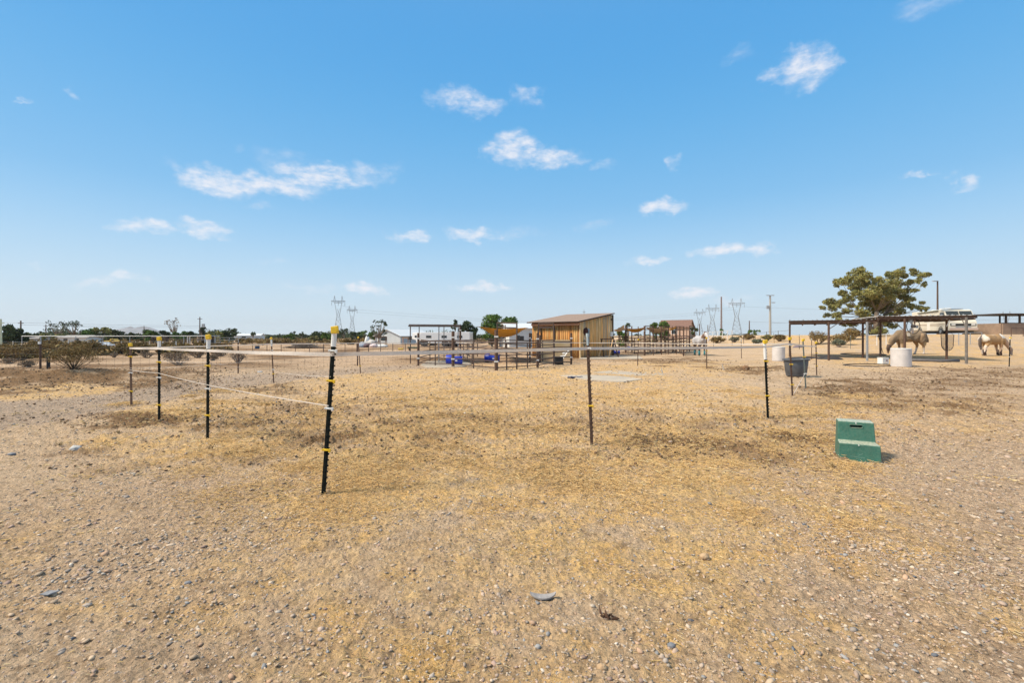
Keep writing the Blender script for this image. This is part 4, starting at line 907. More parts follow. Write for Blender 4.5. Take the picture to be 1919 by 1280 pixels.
gate_frame(A(1208.5, 34), A(1224.5, 34.4), ZY(611, 34), .25, 'first overhead frame of the far pens', M_rust)
gate_frame(A(1267.5, 36), A(1281, 36.2), ZY(612, 36), .25, 'second overhead frame of the far pens', M_rust)
gate_frame(A(1292, 40), A(1302, 40.2), ZY(611, 40), .25, 'last overhead frame of the far pens beside the booted horse', M_rust)
sail('shade_sail', 'pale sand shade sail next to the shed', [Q(1147, 620, 36), Q(1170, 608.5, 36), Q(1174, 619, 40), Q(1150, 617, 40)], .15, M_sail2, 'shade sails')
sail('shade_sail', 'sand and ochre shade sail over the second far pen', [Q(1173, 616, 36), Q(1209, 613.5, 36), Q(1209, 617, 41), Q(1174, 618, 41)], .2, M_sail, 'shade sails')
sail('shade_sail', 'pale shade sail stretched over the middle far pens', [Q(1209, 613, 36.5), Q(1253, 614, 36.5), Q(1252, 616, 41), Q(1212, 616, 41)], .3, M_sail2, 'shade sails')
sail('shade_sail', 'ochre shade sail at the right end of the far pens', [Q(1252, 618, 37), Q(1268, 610.5, 37), Q(1268, 614, 41), Q(1252, 616, 41)], .12, M_sail, 'shade sails')
barrel(1155, 664, 14, 7, 'small dark blue barrel at the foot of the saddle rack', 0)
barrel(1184, 656, 15, 6, 'small far blue barrel inside the far pens', 0)
# ------------------------------------------------------------------ vegetation
def leaf_cloud(cen, rad, n_per, size, var=(.7, 1.25), squash=.75, seed=0, asp=.5):
    r_ = np.random.RandomState(seed); P_ = []; C_ = []
    for c, r, n in zip(cen, rad, n_per):
        n = int(n); d = r_.randn(n, 3); d /= np.linalg.norm(d, axis=1)[:, None]; rr_ = r*r_.rand(n)**.42
        q = d*rr_[:, None]; q[:, 2] *= squash; P_.append(q+np.array(c)); C_.append(np.full(n, r_.uniform(*var)))
    P_ = np.concatenate(P_); C_ = np.concatenate(C_)*r_.uniform(.75, 1.25, len(P_)); n = len(P_)
    a = r_.randn(n, 3); a /= np.linalg.norm(a, axis=1)[:, None]; b_ = np.cross(a, r_.randn(n, 3)); b_ /= np.linalg.norm(b_, axis=1)[:, None]
    s = size*r_.uniform(.6, 1.4, (n, 1)); V = np.stack([P_-a*s, P_-b_*s*asp, P_+a*s, P_+b_*s*asp], 1).reshape(-1, 3)
    Fx = np.arange(4*n).reshape(-1, 4); hue = r_.uniform(.88, 1.14, n); col = np.stack([C_*hue, C_, C_*.95], 1); return V, Fx, np.repeat(col, 4, 0)
def leaf_mat(name, c):
    m = mat(name, c, .75, attr='Var', spec=.2); t = m.node_tree; b = t.nodes['Principled BSDF']
    try: b.inputs['Subsurface Weight'].default_value = 0
    except Exception: pass
    return m
LM = {'olive': leaf_mat('olive_leaves', (.25, .235, .085, 1)), 'green': leaf_mat('green_leaves', (.09, .15, .035, 1)), 'dark': leaf_mat('dark_leaves', (.055, .075, .03, 1)), 'creo': leaf_mat('creosote_leaves', (.22, .15, .06, 1)),
      'sage': leaf_mat('sage_leaves', (.17, .18, .13, 1)), 'dry': leaf_mat('dry_leaves', (.20, .14, .09, 1)), 'bright': leaf_mat('bright_green_leaves', (.10, .16, .03, 1))}
def tree(name, label, base, clumps, limbs, m, leafsize, dens, trunk_r, seed, group=None, squash=.75, mbark=None):
    o = thing(name, label, 'tree', base, 0, group); cen = [tuple(Vector(c[0])-base) for c in clumps]; rad = [c[1] for c in clumps]
    b = MB(); r_ = random.Random(seed)
    for (pts, r0, r1) in limbs:
        pts = [Vector(p)-base for p in pts]; n = len(pts); b.tube(pts, [r0+(r1-r0)*k/(n-1) for k in range(n)], 7)
    b.build('trunk', mbark or M_bark, o, smooth=True)
    V, Fx, Cc = leaf_cloud(cen, rad, [max(8, dens*r*r) for r in rad], leafsize, squash=squash, seed=seed)
    np_mesh('crown', V, Fx, LM[m], o, colors=Cc, attr='Var'); return o
# the big tree behind the shelters, clump by clump (positions read in the close-up, given real depth)
D0 = 51.0; base = A(1638, D0); k_ = D0/F/7.38; r_ = random.Random(5)
cl = [(640,150,90),(760,190,80),(700,260,110),(540,230,70),(420,280,70),(350,330,40),(640,350,110),(430,440,60),(520,500,50),(270,560,80),(160,640,40),(360,600,60),(220,740,45),(350,740,60),(480,680,60),(560,610,55),
      (620,450,90),(780,300,60),(850,420,110),(960,300,100),(1000,420,130),(1130,200,90),(1220,150,70),(1180,300,90),(1290,200,50),(1100,400,120),(1230,420,60),(1330,400,60),(1440,160,65),(1540,190,60),(1615,190,40),(1480,260,45),
      (1560,320,40),(1430,400,40),(1300,500,70),(1400,520,45),(900,560,110),(1050,560,110),(760,500,95),(720,600,60),(850,660,90),(1000,660,100),(1150,640,90),(1280,600,70),(1400,620,55),(1500,640,50),(1540,570,35),(1590,650,40),
      (1180,720,60),(500,840,45),(590,860,60),(450,870,40),(1060,860,60),(1130,900,50),(1010,830,50),(700,820,60),(800,800,70),(950,790,70),(1080,780,60),(380,820,50),(430,560,60),(300,650,60),(680,700,70),(760,720,60),(1340,300,50),(1250,680,50),(900,250,45),(1380,280,45),(330,290,30)]
clumps = []; sub = []
for (u, v, r) in cl:
    dep = r_.uniform(-1, 1)*3.0*math.sqrt(max(.05, 1-((u-900)/800)**2)); D = D0+dep
    q = Vector(((1520+u/7.38-CX)/F*D, D, CAMH+(HY-490-v/7.38)/F*D)); clumps.append((q, r*k_*1.0))
    for _ in range(4):
        dd = Vector((r_.gauss(0, 1), r_.gauss(0, 1), r_.gauss(0, .8))); dd = dd.normalized()*r*k_*r_.uniform(.7, 1.15); sub.append((q+dd, r*k_*r_.uniform(.28, .5)))
limbs = []; t0 = base+Vector((0, 0, .5))
stems = [(Vector((-.15, 0, -.1)), Vector((-.8, .3, 2.2))), (Vector((.1, .1, -.1)), Vector((.15, -.2, 2.6))), (Vector((.3, -.1, -.1)), Vector((1.1, .2, 2.1)))]
tips = []
for a, c in stems:
    p0, p1 = base+a, base+c; limbs.append(([p0, p0.lerp(p1, .5)+Vector((.08, 0, 0)), p1], .30, .2)); tips.append(p1)
for i, (q, r) in enumerate(clumps):
    if i % 5 in (1, 3): continue
    s = min(tips, key=lambda t_: (t_-q).length); mid = s.lerp(q, .5)+Vector((r_.uniform(-.3, .3), r_.uniform(-.3, .3), -.25)); limbs.append(([s, mid, q], .055, .012))
limbs.append(([base+Vector((-.3, 0, 1.1)), Q(1612, 622, D0), Q(1595, 611, D0)], .1, .04))
tree('shade_tree', 'large spreading olive green tree with several trunks behind the shade shelters', base, clumps+sub, limbs, 'olive', .085, 1600, .3, 3)

def auto_tree(name, label, px, by, ty, wpx, D, m, seed, dens=120, n=14, bare=False, leaf=.2, group=None, trunk=.45):
    base = A(px, D); r_ = random.Random(seed); top = ZY(ty, D); bz = ZY(by, D) if by else base.z; w2 = wpx/2/F*D; h = top-base.z; cs = []; lb = []
    fork = base+Vector((0, 0, h*trunk*.6))
    for i in range(n):
        a = r_.uniform(0, 2*PI); f = math.sqrt(r_.random()); z = base.z+h*(trunk+(.97-trunk)*r_.random()**.8); taper = math.sqrt(max(.1, 1-((z-base.z)/h-.62)**2*4.5)) if True else 1
        r = (.13 if bare else .22)*min(w2*2, h)*r_.uniform(.6, 1.15); q = Vector((base.x+(w2-r*.6)*f*math.cos(a)*taper, base.y+w2*.8*f*math.sin(a), min(z, top-r*.5)))
        cs.append((q, r)); lb.append(([fork, fork.lerp(q, .5)+Vector((0, 0, -.05*h)), q], .018*h+.02, .012))
    lb.append(([base+Vector((0, 0, -.2)), fork], .03*h+.05, .022*h+.03))
    return tree(name, label, base, cs, lb, m, leaf, dens/(max(.4, .22*min(w2*2, h))**2)*1.0, 0, seed, group)
GT = 'trees across the plain'
auto_tree('bare_tree', 'half bare grey tree, left one of the pair on the far left', 106, 632, 602, 42, 120, 'dark', 1, dens=70, n=12, bare=True, leaf=.22, group=GT)
auto_tree('bare_tree', 'half bare grey tree, right and taller one of the pair on the far left', 139, 632, 599, 50, 122, 'dark', 2, dens=70, n=16, bare=True, leaf=.22, group=GT)
auto_tree('bare_tree', 'thin bare tree rising alone above the long left pen rail', 327, 632, 596, 32, 120, 'dry', 3, dens=35, n=14, bare=True, leaf=.2, group=GT)
auto_tree('pine_tree', 'dark narrow tree at the foot of the utility pole left of the second fence post', 378, 634, 613, 16, 130, 'dark', 4, dens=120, n=8, leaf=.25, group=GT)
auto_tree('bare_tree', 'small ragged tree between the distant hill and the leaning track post', 437, 634, 616, 20, 150, 'dark', 5, dens=60, n=9, leaf=.25, group=GT)
auto_tree('small_tree', 'small dark tree near the horizon left of the track post top', 474, 634, 622, 11, 150, 'dark', 6, dens=90, n=6, group=GT)
auto_tree('small_tree', 'dark round tree near the horizon right of the track post top', 551, 634, 621, 14, 170, 'dark', 7, dens=90, n=6, group=GT)
auto_tree('small_tree', 'second dark round tree right of the track post top, smaller', 565, 634, 622, 12, 175, 'dark', 8, dens=90, n=6, group=GT)
auto_tree('small_tree', 'dark pointed tree at the foot of the left lattice tower', 645, 634, 615, 20, 160, 'dark', 9, dens=90, n=8, group=GT)
auto_tree('small_tree', 'low bushy tree right of the second lattice tower', 682, 636, 620, 30, 150, 'green', 10, dens=90, n=10, group=GT)
auto_tree('bare_tree', 'sparse tree with drooping leaf tufts beside the grey gable house', 710, 642, 600, 36, 75, 'dark', 11, dens=60, n=20, bare=True, leaf=.16, group=GT)
auto_tree('green_tree', 'dark tall tree behind the tall thick pen post', 878, 638, 598, 34, 70, 'dark', 12, dens=150, n=22, leaf=.16, group=GT, trunk=.15)
auto_tree('green_tree', 'small dark tree at the right corner of the metal shade roof', 853, 638, 600, 16, 72, 'dark', 13, dens=100, n=10, leaf=.16, group=GT, trunk=.2)
auto_tree('green_tree', 'wide leafy green tree behind the ochre sail, left half', 922, 640, 591, 46, 62, 'green', 14, dens=170, n=30, leaf=.14, group=GT, trunk=.1)
auto_tree('green_tree', 'leafy green tree behind the overhead gate frame, right half', 956, 640, 595, 40, 64, 'green', 15, dens=170, n=26, leaf=.14, group=GT, trunk=.1)
auto_tree('palm_like_tree', 'small dark tree above the sand sail right of the shed', 1177, 640, 602, 12, 75, 'dark', 16, dens=80, n=8, leaf=.16, group=GT, trunk=.4)
auto_tree('green_tree', 'yellow green bush tree behind the first far pens', 1166, 642, 620, 24, 60, 'bright', 17, dens=150, n=12, leaf=.12, group=GT, trunk=.05)
auto_tree('green_tree', 'dark green tree behind the middle far pens', 1228, 642, 604, 22, 70, 'green', 18, dens=130, n=14, leaf=.14, group=GT, trunk=.15)
auto_tree('green_tree', 'flat topped green tree left of the brown roofed house', 1246, 642, 603, 26, 72, 'green', 19, dens=130, n=14, leaf=.14, group=GT, trunk=.15)
auto_tree('green_tree', 'small round tree right of the brown roofed house', 1300, 642, 614, 16, 80, 'dark', 20, dens=110, n=8, leaf=.16, group=GT, trunk=.1)
auto_tree('small_tree', 'small green tree at the foot of the tall bare pole', 1353, 640, 617, 18, 110, 'green', 21, dens=90, n=8, group=GT, trunk=.1)
auto_tree('small_tree', 'low green tree left of the twin lamp utility pole', 1413, 640, 619, 30, 100, 'green', 22, dens=90, n=12, group=GT, trunk=.1)
LOW = [(8, 611, 40, 'dark', 64), (34, 617, 30, 'dark', 66), (58, 626, 24, 'dark', 100), (96, 626, 30, 'olive', 100), (118, 627, 26, 'olive', 92), (172, 616, 24, 'green', 95), (190, 615, 30, 'olive', 95), (206, 618, 24, 'dark', 98), (222, 621, 24, 'dark', 102), (252, 624, 26, 'dark', 104), (276, 619, 24, 'dark', 95), (290, 618, 34, 'green', 95), (308, 620, 22, 'dark', 100),
       (338, 622, 22, 'green', 100), (352, 622, 22, 'dark', 102), (400, 622, 30, 'olive', 95), (418, 621, 26, 'bright', 98), (432, 622, 24, 'dark', 98), (545, 625, 26, 'bright', 110), (598, 622, 26, 'dark', 120), (618, 623, 26, 'bright', 110), (668, 623, 26, 'dark', 130), (700, 622, 22, 'green', 130)]
CW = ['one', 'two', 'three', 'four', 'five', 'six', 'seven', 'eight', 'nine', 'ten', 'eleven', 'twelve', 'thirteen', 'fourteen', 'fifteen', 'sixteen', 'seventeen', 'eighteen', 'nineteen', 'twenty', 'twenty one', 'twenty two']
for k, (px, ty, w_, mm_, D) in enumerate(LOW):
    auto_tree('bushy_tree', 'leftmost low bushy tree of the far left row' if k == 0 else 'low %s bushy tree with %s others of its row to its left' % ({'dark': 'dark', 'green': 'green', 'olive': 'olive', 'bright': 'bright green'}[mm_], CW[k-1]), px, 640, ty, w_*1.15, D, mm_, 30+k, dens=150, n=14, leaf=.22, group='low trees of the far left row', trunk=.0)
# distant wooded strip
r_ = np.random.RandomState(9); cen = []; rad = []
for k in range(900):
    a = math.radians(r_.uniform(-50, 12) if k < 760 else r_.uniform(12, 48)); d = r_.uniform(230, 420); h_ = r_.uniform(1.0, 3.2)*(.7+.6*max(0, math.sin(a*31)))*(.6 if k >= 760 else 1)
    cen.append((d*math.sin(a), d*math.cos(a), h_*.6)); rad.append(h_*1.15)
V, Fx, Cc = leaf_cloud(cen, rad, [110]*len(cen), .5, seed=4, squash=.6)
V = V*np.array([1, 1, 1]); ob = np_mesh('distant_trees', V, Fx, LM['dark'], colors=Cc, attr='Var'); tag(ob, 'dark green band of distant trees along the horizon', 'trees', kind='stuff')
r_ = np.random.RandomState(19); cen = []; rad = []
for k in range(1100):
    a = math.radians(r_.uniform(-49, 40)); d = r_.uniform(80, 230)
    cen.append((d*math.sin(a), d*math.cos(a), .2)); rad.append(r_.uniform(.35, 1.1))
for k in range(230):
    a = math.radians(r_.uniform(-50, -31)); d = r_.uniform(42, 90); cen.append((d*math.sin(a), d*math.cos(a), .12)); rad.append(r_.uniform(.15, .5))
V, Fx, Cc = leaf_cloud(cen, rad, [50]*len(cen), .22, seed=14, squash=.7)
ob = np_mesh('distant_scrub', V, Fx, LM['creo'], colors=Cc, attr='Var'); tag(ob, 'brown green scrub dotted over the far plain', 'scrub', kind='stuff')

def bush(label, px, by, wpx, hpx, kind, seed, D=None, leaves=1.0, name='desert_bush', group='desert bushes'):
    base = G(px, by) if D is None else A(px, D); s = F/base.y; R2 = wpx/2/s; H = hpx/s; r_ = random.Random(seed); o = thing(name, label, 'bush', base, 0, group); b = MB(); cs = []
    n = 26 if base.y < 40 else 14; tr = .012*max(1, base.y/18)
    for i in range(n):
        a = r_.uniform(0, 2*PI); f = r_.uniform(.2, 1); q = Vector((R2*f*math.cos(a), R2*f*math.sin(a)*.9, H*(1-.45*f*f)*r_.uniform(.6, 1)))
        b.tube([(0, 0, -.05), tuple(q*.45+Vector((0, 0, -.06*H))), tuple(q)], [tr, tr*.7, tr*.3], 4, cap=False); cs.append(q)
        for j in range(3):
            e = q*r_.uniform(.5, .8); e2 = e+Vector((r_.uniform(-1, 1), r_.uniform(-1, 1), r_.uniform(.1, .9)))*.28*H; b.tube([tuple(e), tuple(e2)], [tr*.5, tr*.25], 4, cap=False); cs.append(e2)
    b.build('stems', M_bleach if kind in ('dry', 'sage') else mat('brown_twig', (0.10, 0.075, 0.05, 1), .9, var=.3), o)
    if leaves > 0:
        V, Fx, Cc = leaf_cloud([tuple(c) for c in cs], [.17*H+.05]*len(cs), [int(26*leaves)]*len(cs), .022*max(1, base.y/16), seed=seed, squash=.8); np_mesh('foliage', V, Fx, LM[kind], o, colors=Cc, attr='Var')
    return o
BS = [('large wispy creosote bush beside the short dark box post', 138, 692, 88, 46, 'creo', 1.1), ('creosote bush at the far left edge', 38, 676, 62, 36, 'creo', 1.1), ('small low bush under the left edge rail', 8, 668, 30, 22, 'creo', .8),
      ('low grey bush left of the large creosote bush', 18, 682, 36, 12, 'dry', .2), ('broad brown bush behind the large creosote bush', 170, 664, 44, 24, 'creo', 1), ('bush behind the leftmost rusty fence post', 232, 664, 40, 22, 'creo', .8),
      ('small bare twig bush right of the large creosote bush', 214, 670, 16, 11, 'dry', .1), ('bare twig bush right of the leftmost rusty post', 275, 671, 28, 14, 'dry', .15), ('wide bare grey bush between the two sleeved left posts', 335, 684, 58, 26, 'dry', .3),
      ('low dry bush behind the second sleeved left post', 372, 671, 34, 17, 'dry', .3), ('fan shaped bare bush beside the mesh fence post', 446, 681, 32, 24, 'dry', .15), ('low brown bush behind the fan shaped bare bush', 415, 668, 34, 14, 'dry', .4),
      ('brown hedge like bush behind the far white posts', 460, 645, 50, 11, 'creo', 1), ('brown hedge like bush right of the leaning track post', 540, 645, 46, 10, 'creo', 1), ('green low bush right of the small far trees', 588, 641, 26, 11, 'olive', 1),
      ('low olive bush left of the nearest post cap', 612, 645, 30, 9, 'creo', 1), ('scrubby bush right of the nearest post cap', 655, 646, 44, 11, 'creo', 1)]
BS += [('brown bush between the far left edge and the small white far house', 70, 662, 50, 24, 'creo', 1), ('brown bush right of the far white car', 262, 662, 46, 22, 'creo', 1), ('dense brown bush strip under the long left rail', 100, 652, 60, 18, 'creo', 1.1), ('brown bush left of the small stable', 345, 660, 44, 18, 'creo', .9),
       ('brown bush strip under the far dark horses', 310, 655, 50, 14, 'creo', .9), ('small twig bush on the bare pasture behind the first sleeved post', 318, 672, 24, 12, 'dry', .2), ('twiggy bush left of the fan shaped bare bush', 398, 676, 26, 13, 'dry', .2), ('round brown bush before the low beige shed', 148, 655, 40, 16, 'creo', 1), ('olive bush behind the leaning track post', 505, 645, 40, 10, 'creo', 1),
       ('low twig bush at the left border below the rail', 52, 688, 26, 12, 'dry', .3)]
for i, (lb, px, by, w_, h_, kd, lv) in enumerate(BS): bush(lb, px, by, w_, h_, kd, 50+i, leaves=lv)
BS = [('wide creosote bush behind the left bay of the shelter', 1532, 641, 42, 25, 'creo', 1, 44), ('tall creosote bush left of the second shelter post', 1578, 642, 40, 26, 'creo', 1, 42), ('creosote bush right of the rusty shelter post', 1572, 645, 18, 16, 'sage', 1, 40),
      ('dark round bush between the two middle shelter posts', 1597, 640, 30, 22, 'creo', 1.1, 45), ('low dark bush under the big tree', 1645, 640, 34, 18, 'olive', 1.2, 46), ('small bush right of the tall lamp utility pole', 1462, 643, 24, 14, 'creo', 1, 52),
      ('low sage bush left of the shelter corner', 1422, 652, 22, 12, 'sage', 1, 50), ('dark green low bush below the twin lamp utility pole', 1438, 643, 20, 12, 'olive', 1, 55), ('brown bush right of the booted horse', 1345, 647, 28, 12, 'creo', .9, 60),
      ('round sage bush among the far brown bushes', 1376, 650, 18, 11, 'sage', 1, 58), ('brown bush left of the far rail', 1400, 645, 30, 11, 'creo', .9, 62), ('pale grey twig bush left of the open stall building', 1876, 626, 22, 16, 'dry', .5, 62)]
for i, (lb, px, by, w_, h_, kd, lv, D) in enumerate(BS): bush(lb, px, by, w_, h_, kd, 90+i, D=D, leaves=lv)
M_weed = mat('dry_weed_stalk', (.30, .21, .10, 1), .9, var=.2)
for i, (px, by, h_, lb) in enumerate(((395, 842, 12, 'small dried weed below the second nearest left post'), (222, 812, 7, 'tiny dried weed on the dark ridge'), (108, 838, 9, 'little weed left of the pale rock'), (650, 872, 8, 'tiny weed right of the nearest post'), (1560, 880, 12, 'dried weed left of the mounting block base'), (1010, 858, 8, 'dry weed tuft left of the centre post base'))):
    c = G(px, by); hh = h_/F*c.y; r_ = random.Random(i+3); b = MB()
    for k in range(16):
        a = r_.uniform(0, 2*PI); l_ = hh*r_.uniform(.5, 1); d = Vector((math.cos(a)*.7, math.sin(a)*.7, r_.uniform(.4, 1.1)))*l_; p = c+Vector((r_.gauss(0, .02), r_.gauss(0, .02), 0)); b.tube([p, p+d*.55+Vector((0, 0, .1*l_)), p+d], [.0035, .0028, .001], 4, cap=False)
    tag(b.build('dry_weed', M_weed), lb, 'weed', 'dried weeds')

# ------------------------------------------------------------------ animals
def remeshed(tubes, voxel, smooth_it=6):
    b = MB()
    for (pts, rs, sq) in tubes:
        b.tube(pts, rs, 14, sq=sq)
        for p, r in ((pts[0], rs[0]), (pts[-1], rs[-1])):
            s = len(b.v); b.lathe([(r*math.cos(t)*.98+1e-4, r*math.sin(t)) for t in np.linspace(-PI/2, PI/2, 7)], (0, 0, 0), 12)
            b.xf(Matrix.Translation(p) @ Matrix.Diagonal((1, sq or 1, 1, 1)), s)
    o = b.build('tmp', None); o.data.validate()
    m = o.modifiers.new('r', 'REMESH'); m.mode = 'VOXEL'; m.voxel_size = voxel; m.use_smooth_shade = True
    s = o.modifiers.new('s', 'SMOOTH'); s.factor = .5; s.iterations = smooth_it
    bpy.context.view_layer.update(); dg = bpy.context.evaluated_depsgraph_get(); me = bpy.data.meshes.new_from_object(o.evaluated_get(dg)); od = o.data; bpy.data.objects.remove(o); return me
def horse_tubes(head='down', neckyaw=0.0, legs=None):
    lg = legs or {'fl': 0, 'fr': 0, 'hl': 0, 'hr': 0}; t = []
    t.append(([(-.80, 0, 1.20), (-.66, 0, 1.17), (-.45, 0, 1.14), (-.15, 0, 1.09), (.15, 0, 1.07), (.42, 0, 1.10), (.62, 0, 1.14), (.74, 0, 1.15)], [.14, .26, .32, .33, .335, .33, .27, .15], .80))
    t.append(([(-.55, 0, 1.28), (-.2, 0, 1.26), (.2, 0, 1.24), (.45, 0, 1.31), (.60, 0, 1.28)], [.20, .18, .17, .18, .18], .7))
    cy, sy = math.cos(neckyaw), math.sin(neckyaw)
    def nk(x, z): dx = x-.6; return (.6+dx*cy, dx*sy, z)
    if head == 'down':
        t.append(([nk(.55, 1.20), nk(.82, 1.02), nk(1.02, .80), nk(1.14, .60)], [.27, .20, .155, .12], .72))
        t.append(([nk(1.10, .64), nk(1.20, .52), nk(1.26, .36), nk(1.28, .20), nk(1.29, .10)], [.12, .135, .105, .072, .068], .72))
        ears = [((1.06, .05, .70), (1.07, .08, .84)), ((1.06, -.05, .70), (1.07, -.08, .84))]
        for a, c in ears: t.append(([nk(a[0], a[2])[:1]+(nk(a[0], a[2])[1]+a[1],)+(a[2],), nk(c[0], c[2])[:1]+(nk(c[0], c[2])[1]+c[1],)+(c[2],)], [.035, .015], None))
    else:
        t.append(([nk(.55, 1.22), nk(.80, 1.34), nk(.98, 1.48), nk(1.06, 1.56)], [.27, .20, .15, .11], .72))
        t.append(([nk(1.02, 1.56), nk(1.14, 1.50), nk(1.26, 1.36), nk(1.36, 1.20), nk(1.40, 1.12)], [.11, .135, .105, .075, .07], .72))
        for s in (-1, 1): t.append(([(nk(1.0, 0)[0], nk(1.0, 0)[1]+.06*s, 1.64), (nk(1.0, 0)[0], nk(1.0, 0)[1]+.09*s, 1.78)], [.04, .015], None))
    for s, k in ((.17, 'fl'), (-.17, 'fr')):
        d = lg[k]; t.append(([(.50, s*.9, 1.05), (.50, s, .84), (.50+d*.35, s, .50), (.50+d*.8, s, .18), (.52+d*.95, s, .10), (.56+d, s, .03)], [.16, .105, .068, .045, .052, .062], None))
    for s, k in ((.17, 'hl'), (-.17, 'hr')):
        d = lg[k]; t.append(([(-.58, s*.85, 1.10), (-.48, s, .86), (-.68+d*.4, s, .54), (-.66+d*.8, s, .20), (-.63+d*.95, s, .10), (-.59+d, s, .03)], [.23, .155, .075, .048, .054, .064], None))
    return t
def horse(label, base, heading, scale, tubes, colour_fn, mname):
    o = thing('horse', label, 'horse', base, heading); o.scale = (scale,)*3; me = remeshed(tubes, .026); me.name = 'horse_body'
    n = len(me.vertices); co = np.empty(n*3, np.float32); me.vertices.foreach_get('co', co); co = co.reshape(-1, 3); c = colour_fn(co)
    a = me.color_attributes.new('Col', 'FLOAT_COLOR', 'POINT'); a.data.foreach_set('color', np.hstack([c, np.ones((n, 1))]).astype(np.float32).ravel())
    me.materials.clear(); me.materials.append(mat(mname, (1, 1, 1, 1), .7, attr='Col')); b = bpy.data.objects.new('body', me); COL.objects.link(b); b.parent = o; return o
def hair(b, pts, rs): b.tube(pts, rs, 8, sq=.6)
def wraps(o, pos, m, z0=.06, z1=.42, r=.068, name='leg_boot'):
    for (x, y, dx) in pos: MB().tube([(x+dx*.2, y, z1), (x, y, (z0+z1)/2), (x+.02, y, z0)], [r, r*.92, r*1.12], 12).build(name, m, o, smooth=True)
# 1 sheeted horse grazing to the left
def lerpc(co, sel, c, out): out[sel] = c; return out
def col1(co):
    n = fbm(co[:, 0]*3, co[:, 2]*3, 3, 2)[:, None]; c = np.array([[.34, .22, .12]])*(1+.25*n); c = np.repeat(c, 1, 0)
    c[(co[:, 2] < .42) & (co[:, 0] < .9)] = (.62, .55, .48); c[(co[:, 0] > 1.17) & (co[:, 2] < .62)] = (.13, .075, .045); c[(co[:, 2] < .06) & (co[:, 0] < 1)] = (.18, .14, .11); c[(co[:, 0] > 1.2) & (co[:, 2] < .14)] = (.45, .33, .26); return c
pb = G(1700, 664.5); pb = A(1704, pb.y)
tb = horse_tubes('down', .0, {'fl': .10, 'fr': -.08, 'hl': -.10, 'hr': .14})
h1_ = horse('palomino horse in a khaki fly sheet grazing to the left by the white drum', pb, PI, 1.10, tb, col1, 'horse_coat_a')
sheet = remeshed([([(-.86, 0, 1.15), (-.66, 0, 1.14), (-.4, 0, 1.10), (-.1, 0, 1.04), (.2, 0, 1.03), (.45, 0, 1.06), (.66, 0, 1.12), (.76, 0, 1.12)], [.20, .32, .375, .385, .385, .375, .33, .22], .84),
                  ([(-.55, 0, 1.30), (-.2, 0, 1.27), (.2, 0, 1.25), (.45, 0, 1.33), (.60, 0, 1.29)], [.21, .20, .18, .19, .19], .75),
                  ([(.55, 0, 1.20), (.82, 0, 1.03), (1.02, 0, .83), (1.10, 0, .70)], [.31, .235, .19, .165], .80), ([(-.85, 0, 1.22), (-.94, 0, .98), (-.98, 0, .78)], [.16, .17, .17], .9),
                  ([(-.62, .12, 1.0), (-.62, .14, .75)], [.26, .24], .9), ([(-.62, -.12, 1.0), (-.62, -.14, .75)], [.26, .24], .9), ([(.5, .1, .95), (.5, .1, .72)], [.23, .18], None), ([(.5, -.1, .95), (.5, -.1, .72)], [.23, .18], None)], .03, 4)
bmv = bmesh.new(); bmv.from_mesh(sheet)
cutz = lambda v: .74+.06*math.sin(v.x*6)+(.10 if -.35 < v.x < .30 else 0)
kill = [v for v in bmv.verts if v.co.z < cutz(v.co) and v.co.x < .78]; bmesh.ops.delete(bmv, geom=kill, context='VERTS')
for v in bmv.verts:
    w_ = .018*math.sin(v.co.x*14+v.co.z*5)*math.sin(v.co.z*7+1)*(1.3-v.co.z*.5); v.co.y += w_*(1 if v.co.y > 0 else -1)*1.6; v.co.x += w_*.4
bmv.to_mesh(sheet); bmv.free(); sheet.materials.clear(); sheet.materials.append(mat('khaki_fly_sheet', (0.20, 0.14, 0.085, 1), .95, scale=2.5, col2=(0.29, 0.205, 0.13, 1), bump=.2, bscale=12))
so = bpy.data.objects.new('fly_sheet', sheet); COL.objects.link(so); so.parent = h1_
MB().box((.30, .315, 1.20), (.17, .03, .20), M=Matrix.Rotation(.2, 3, 'X')).build('sheet_patch', mat('pale_cloth', (0.6, 0.52, 0.42, 1), .9), h1_)
MB().box((-.60, .325, .96), (.03, .03, .50), M=Matrix.Rotation(-.15, 3, 'X')).build('sheet_strap', mat('brown_strap', (0.24, 0.15, 0.09, 1), .9), h1_)
b = MB(); hair(b, [(-.88, 0, 1.0), (-.98, 0, .72), (-1.0, 0, .52)], [.07, .075, .02]); b.build('tail', mat('flaxen_hair', (0.55, 0.45, 0.30, 1), .9, var=.3, stretch=(8, 8, 1), scale=6), h1_, smooth=True)
MB().tube([(1.20, 0, .58), (1.26, 0, .40), (1.285, 0, .26)], [.125, .115, .085], 12, sq=.78).build('fly_mask', mat('dark_mesh_cloth', (0.09, 0.055, 0.04, 1), .8), h1_, smooth=True)
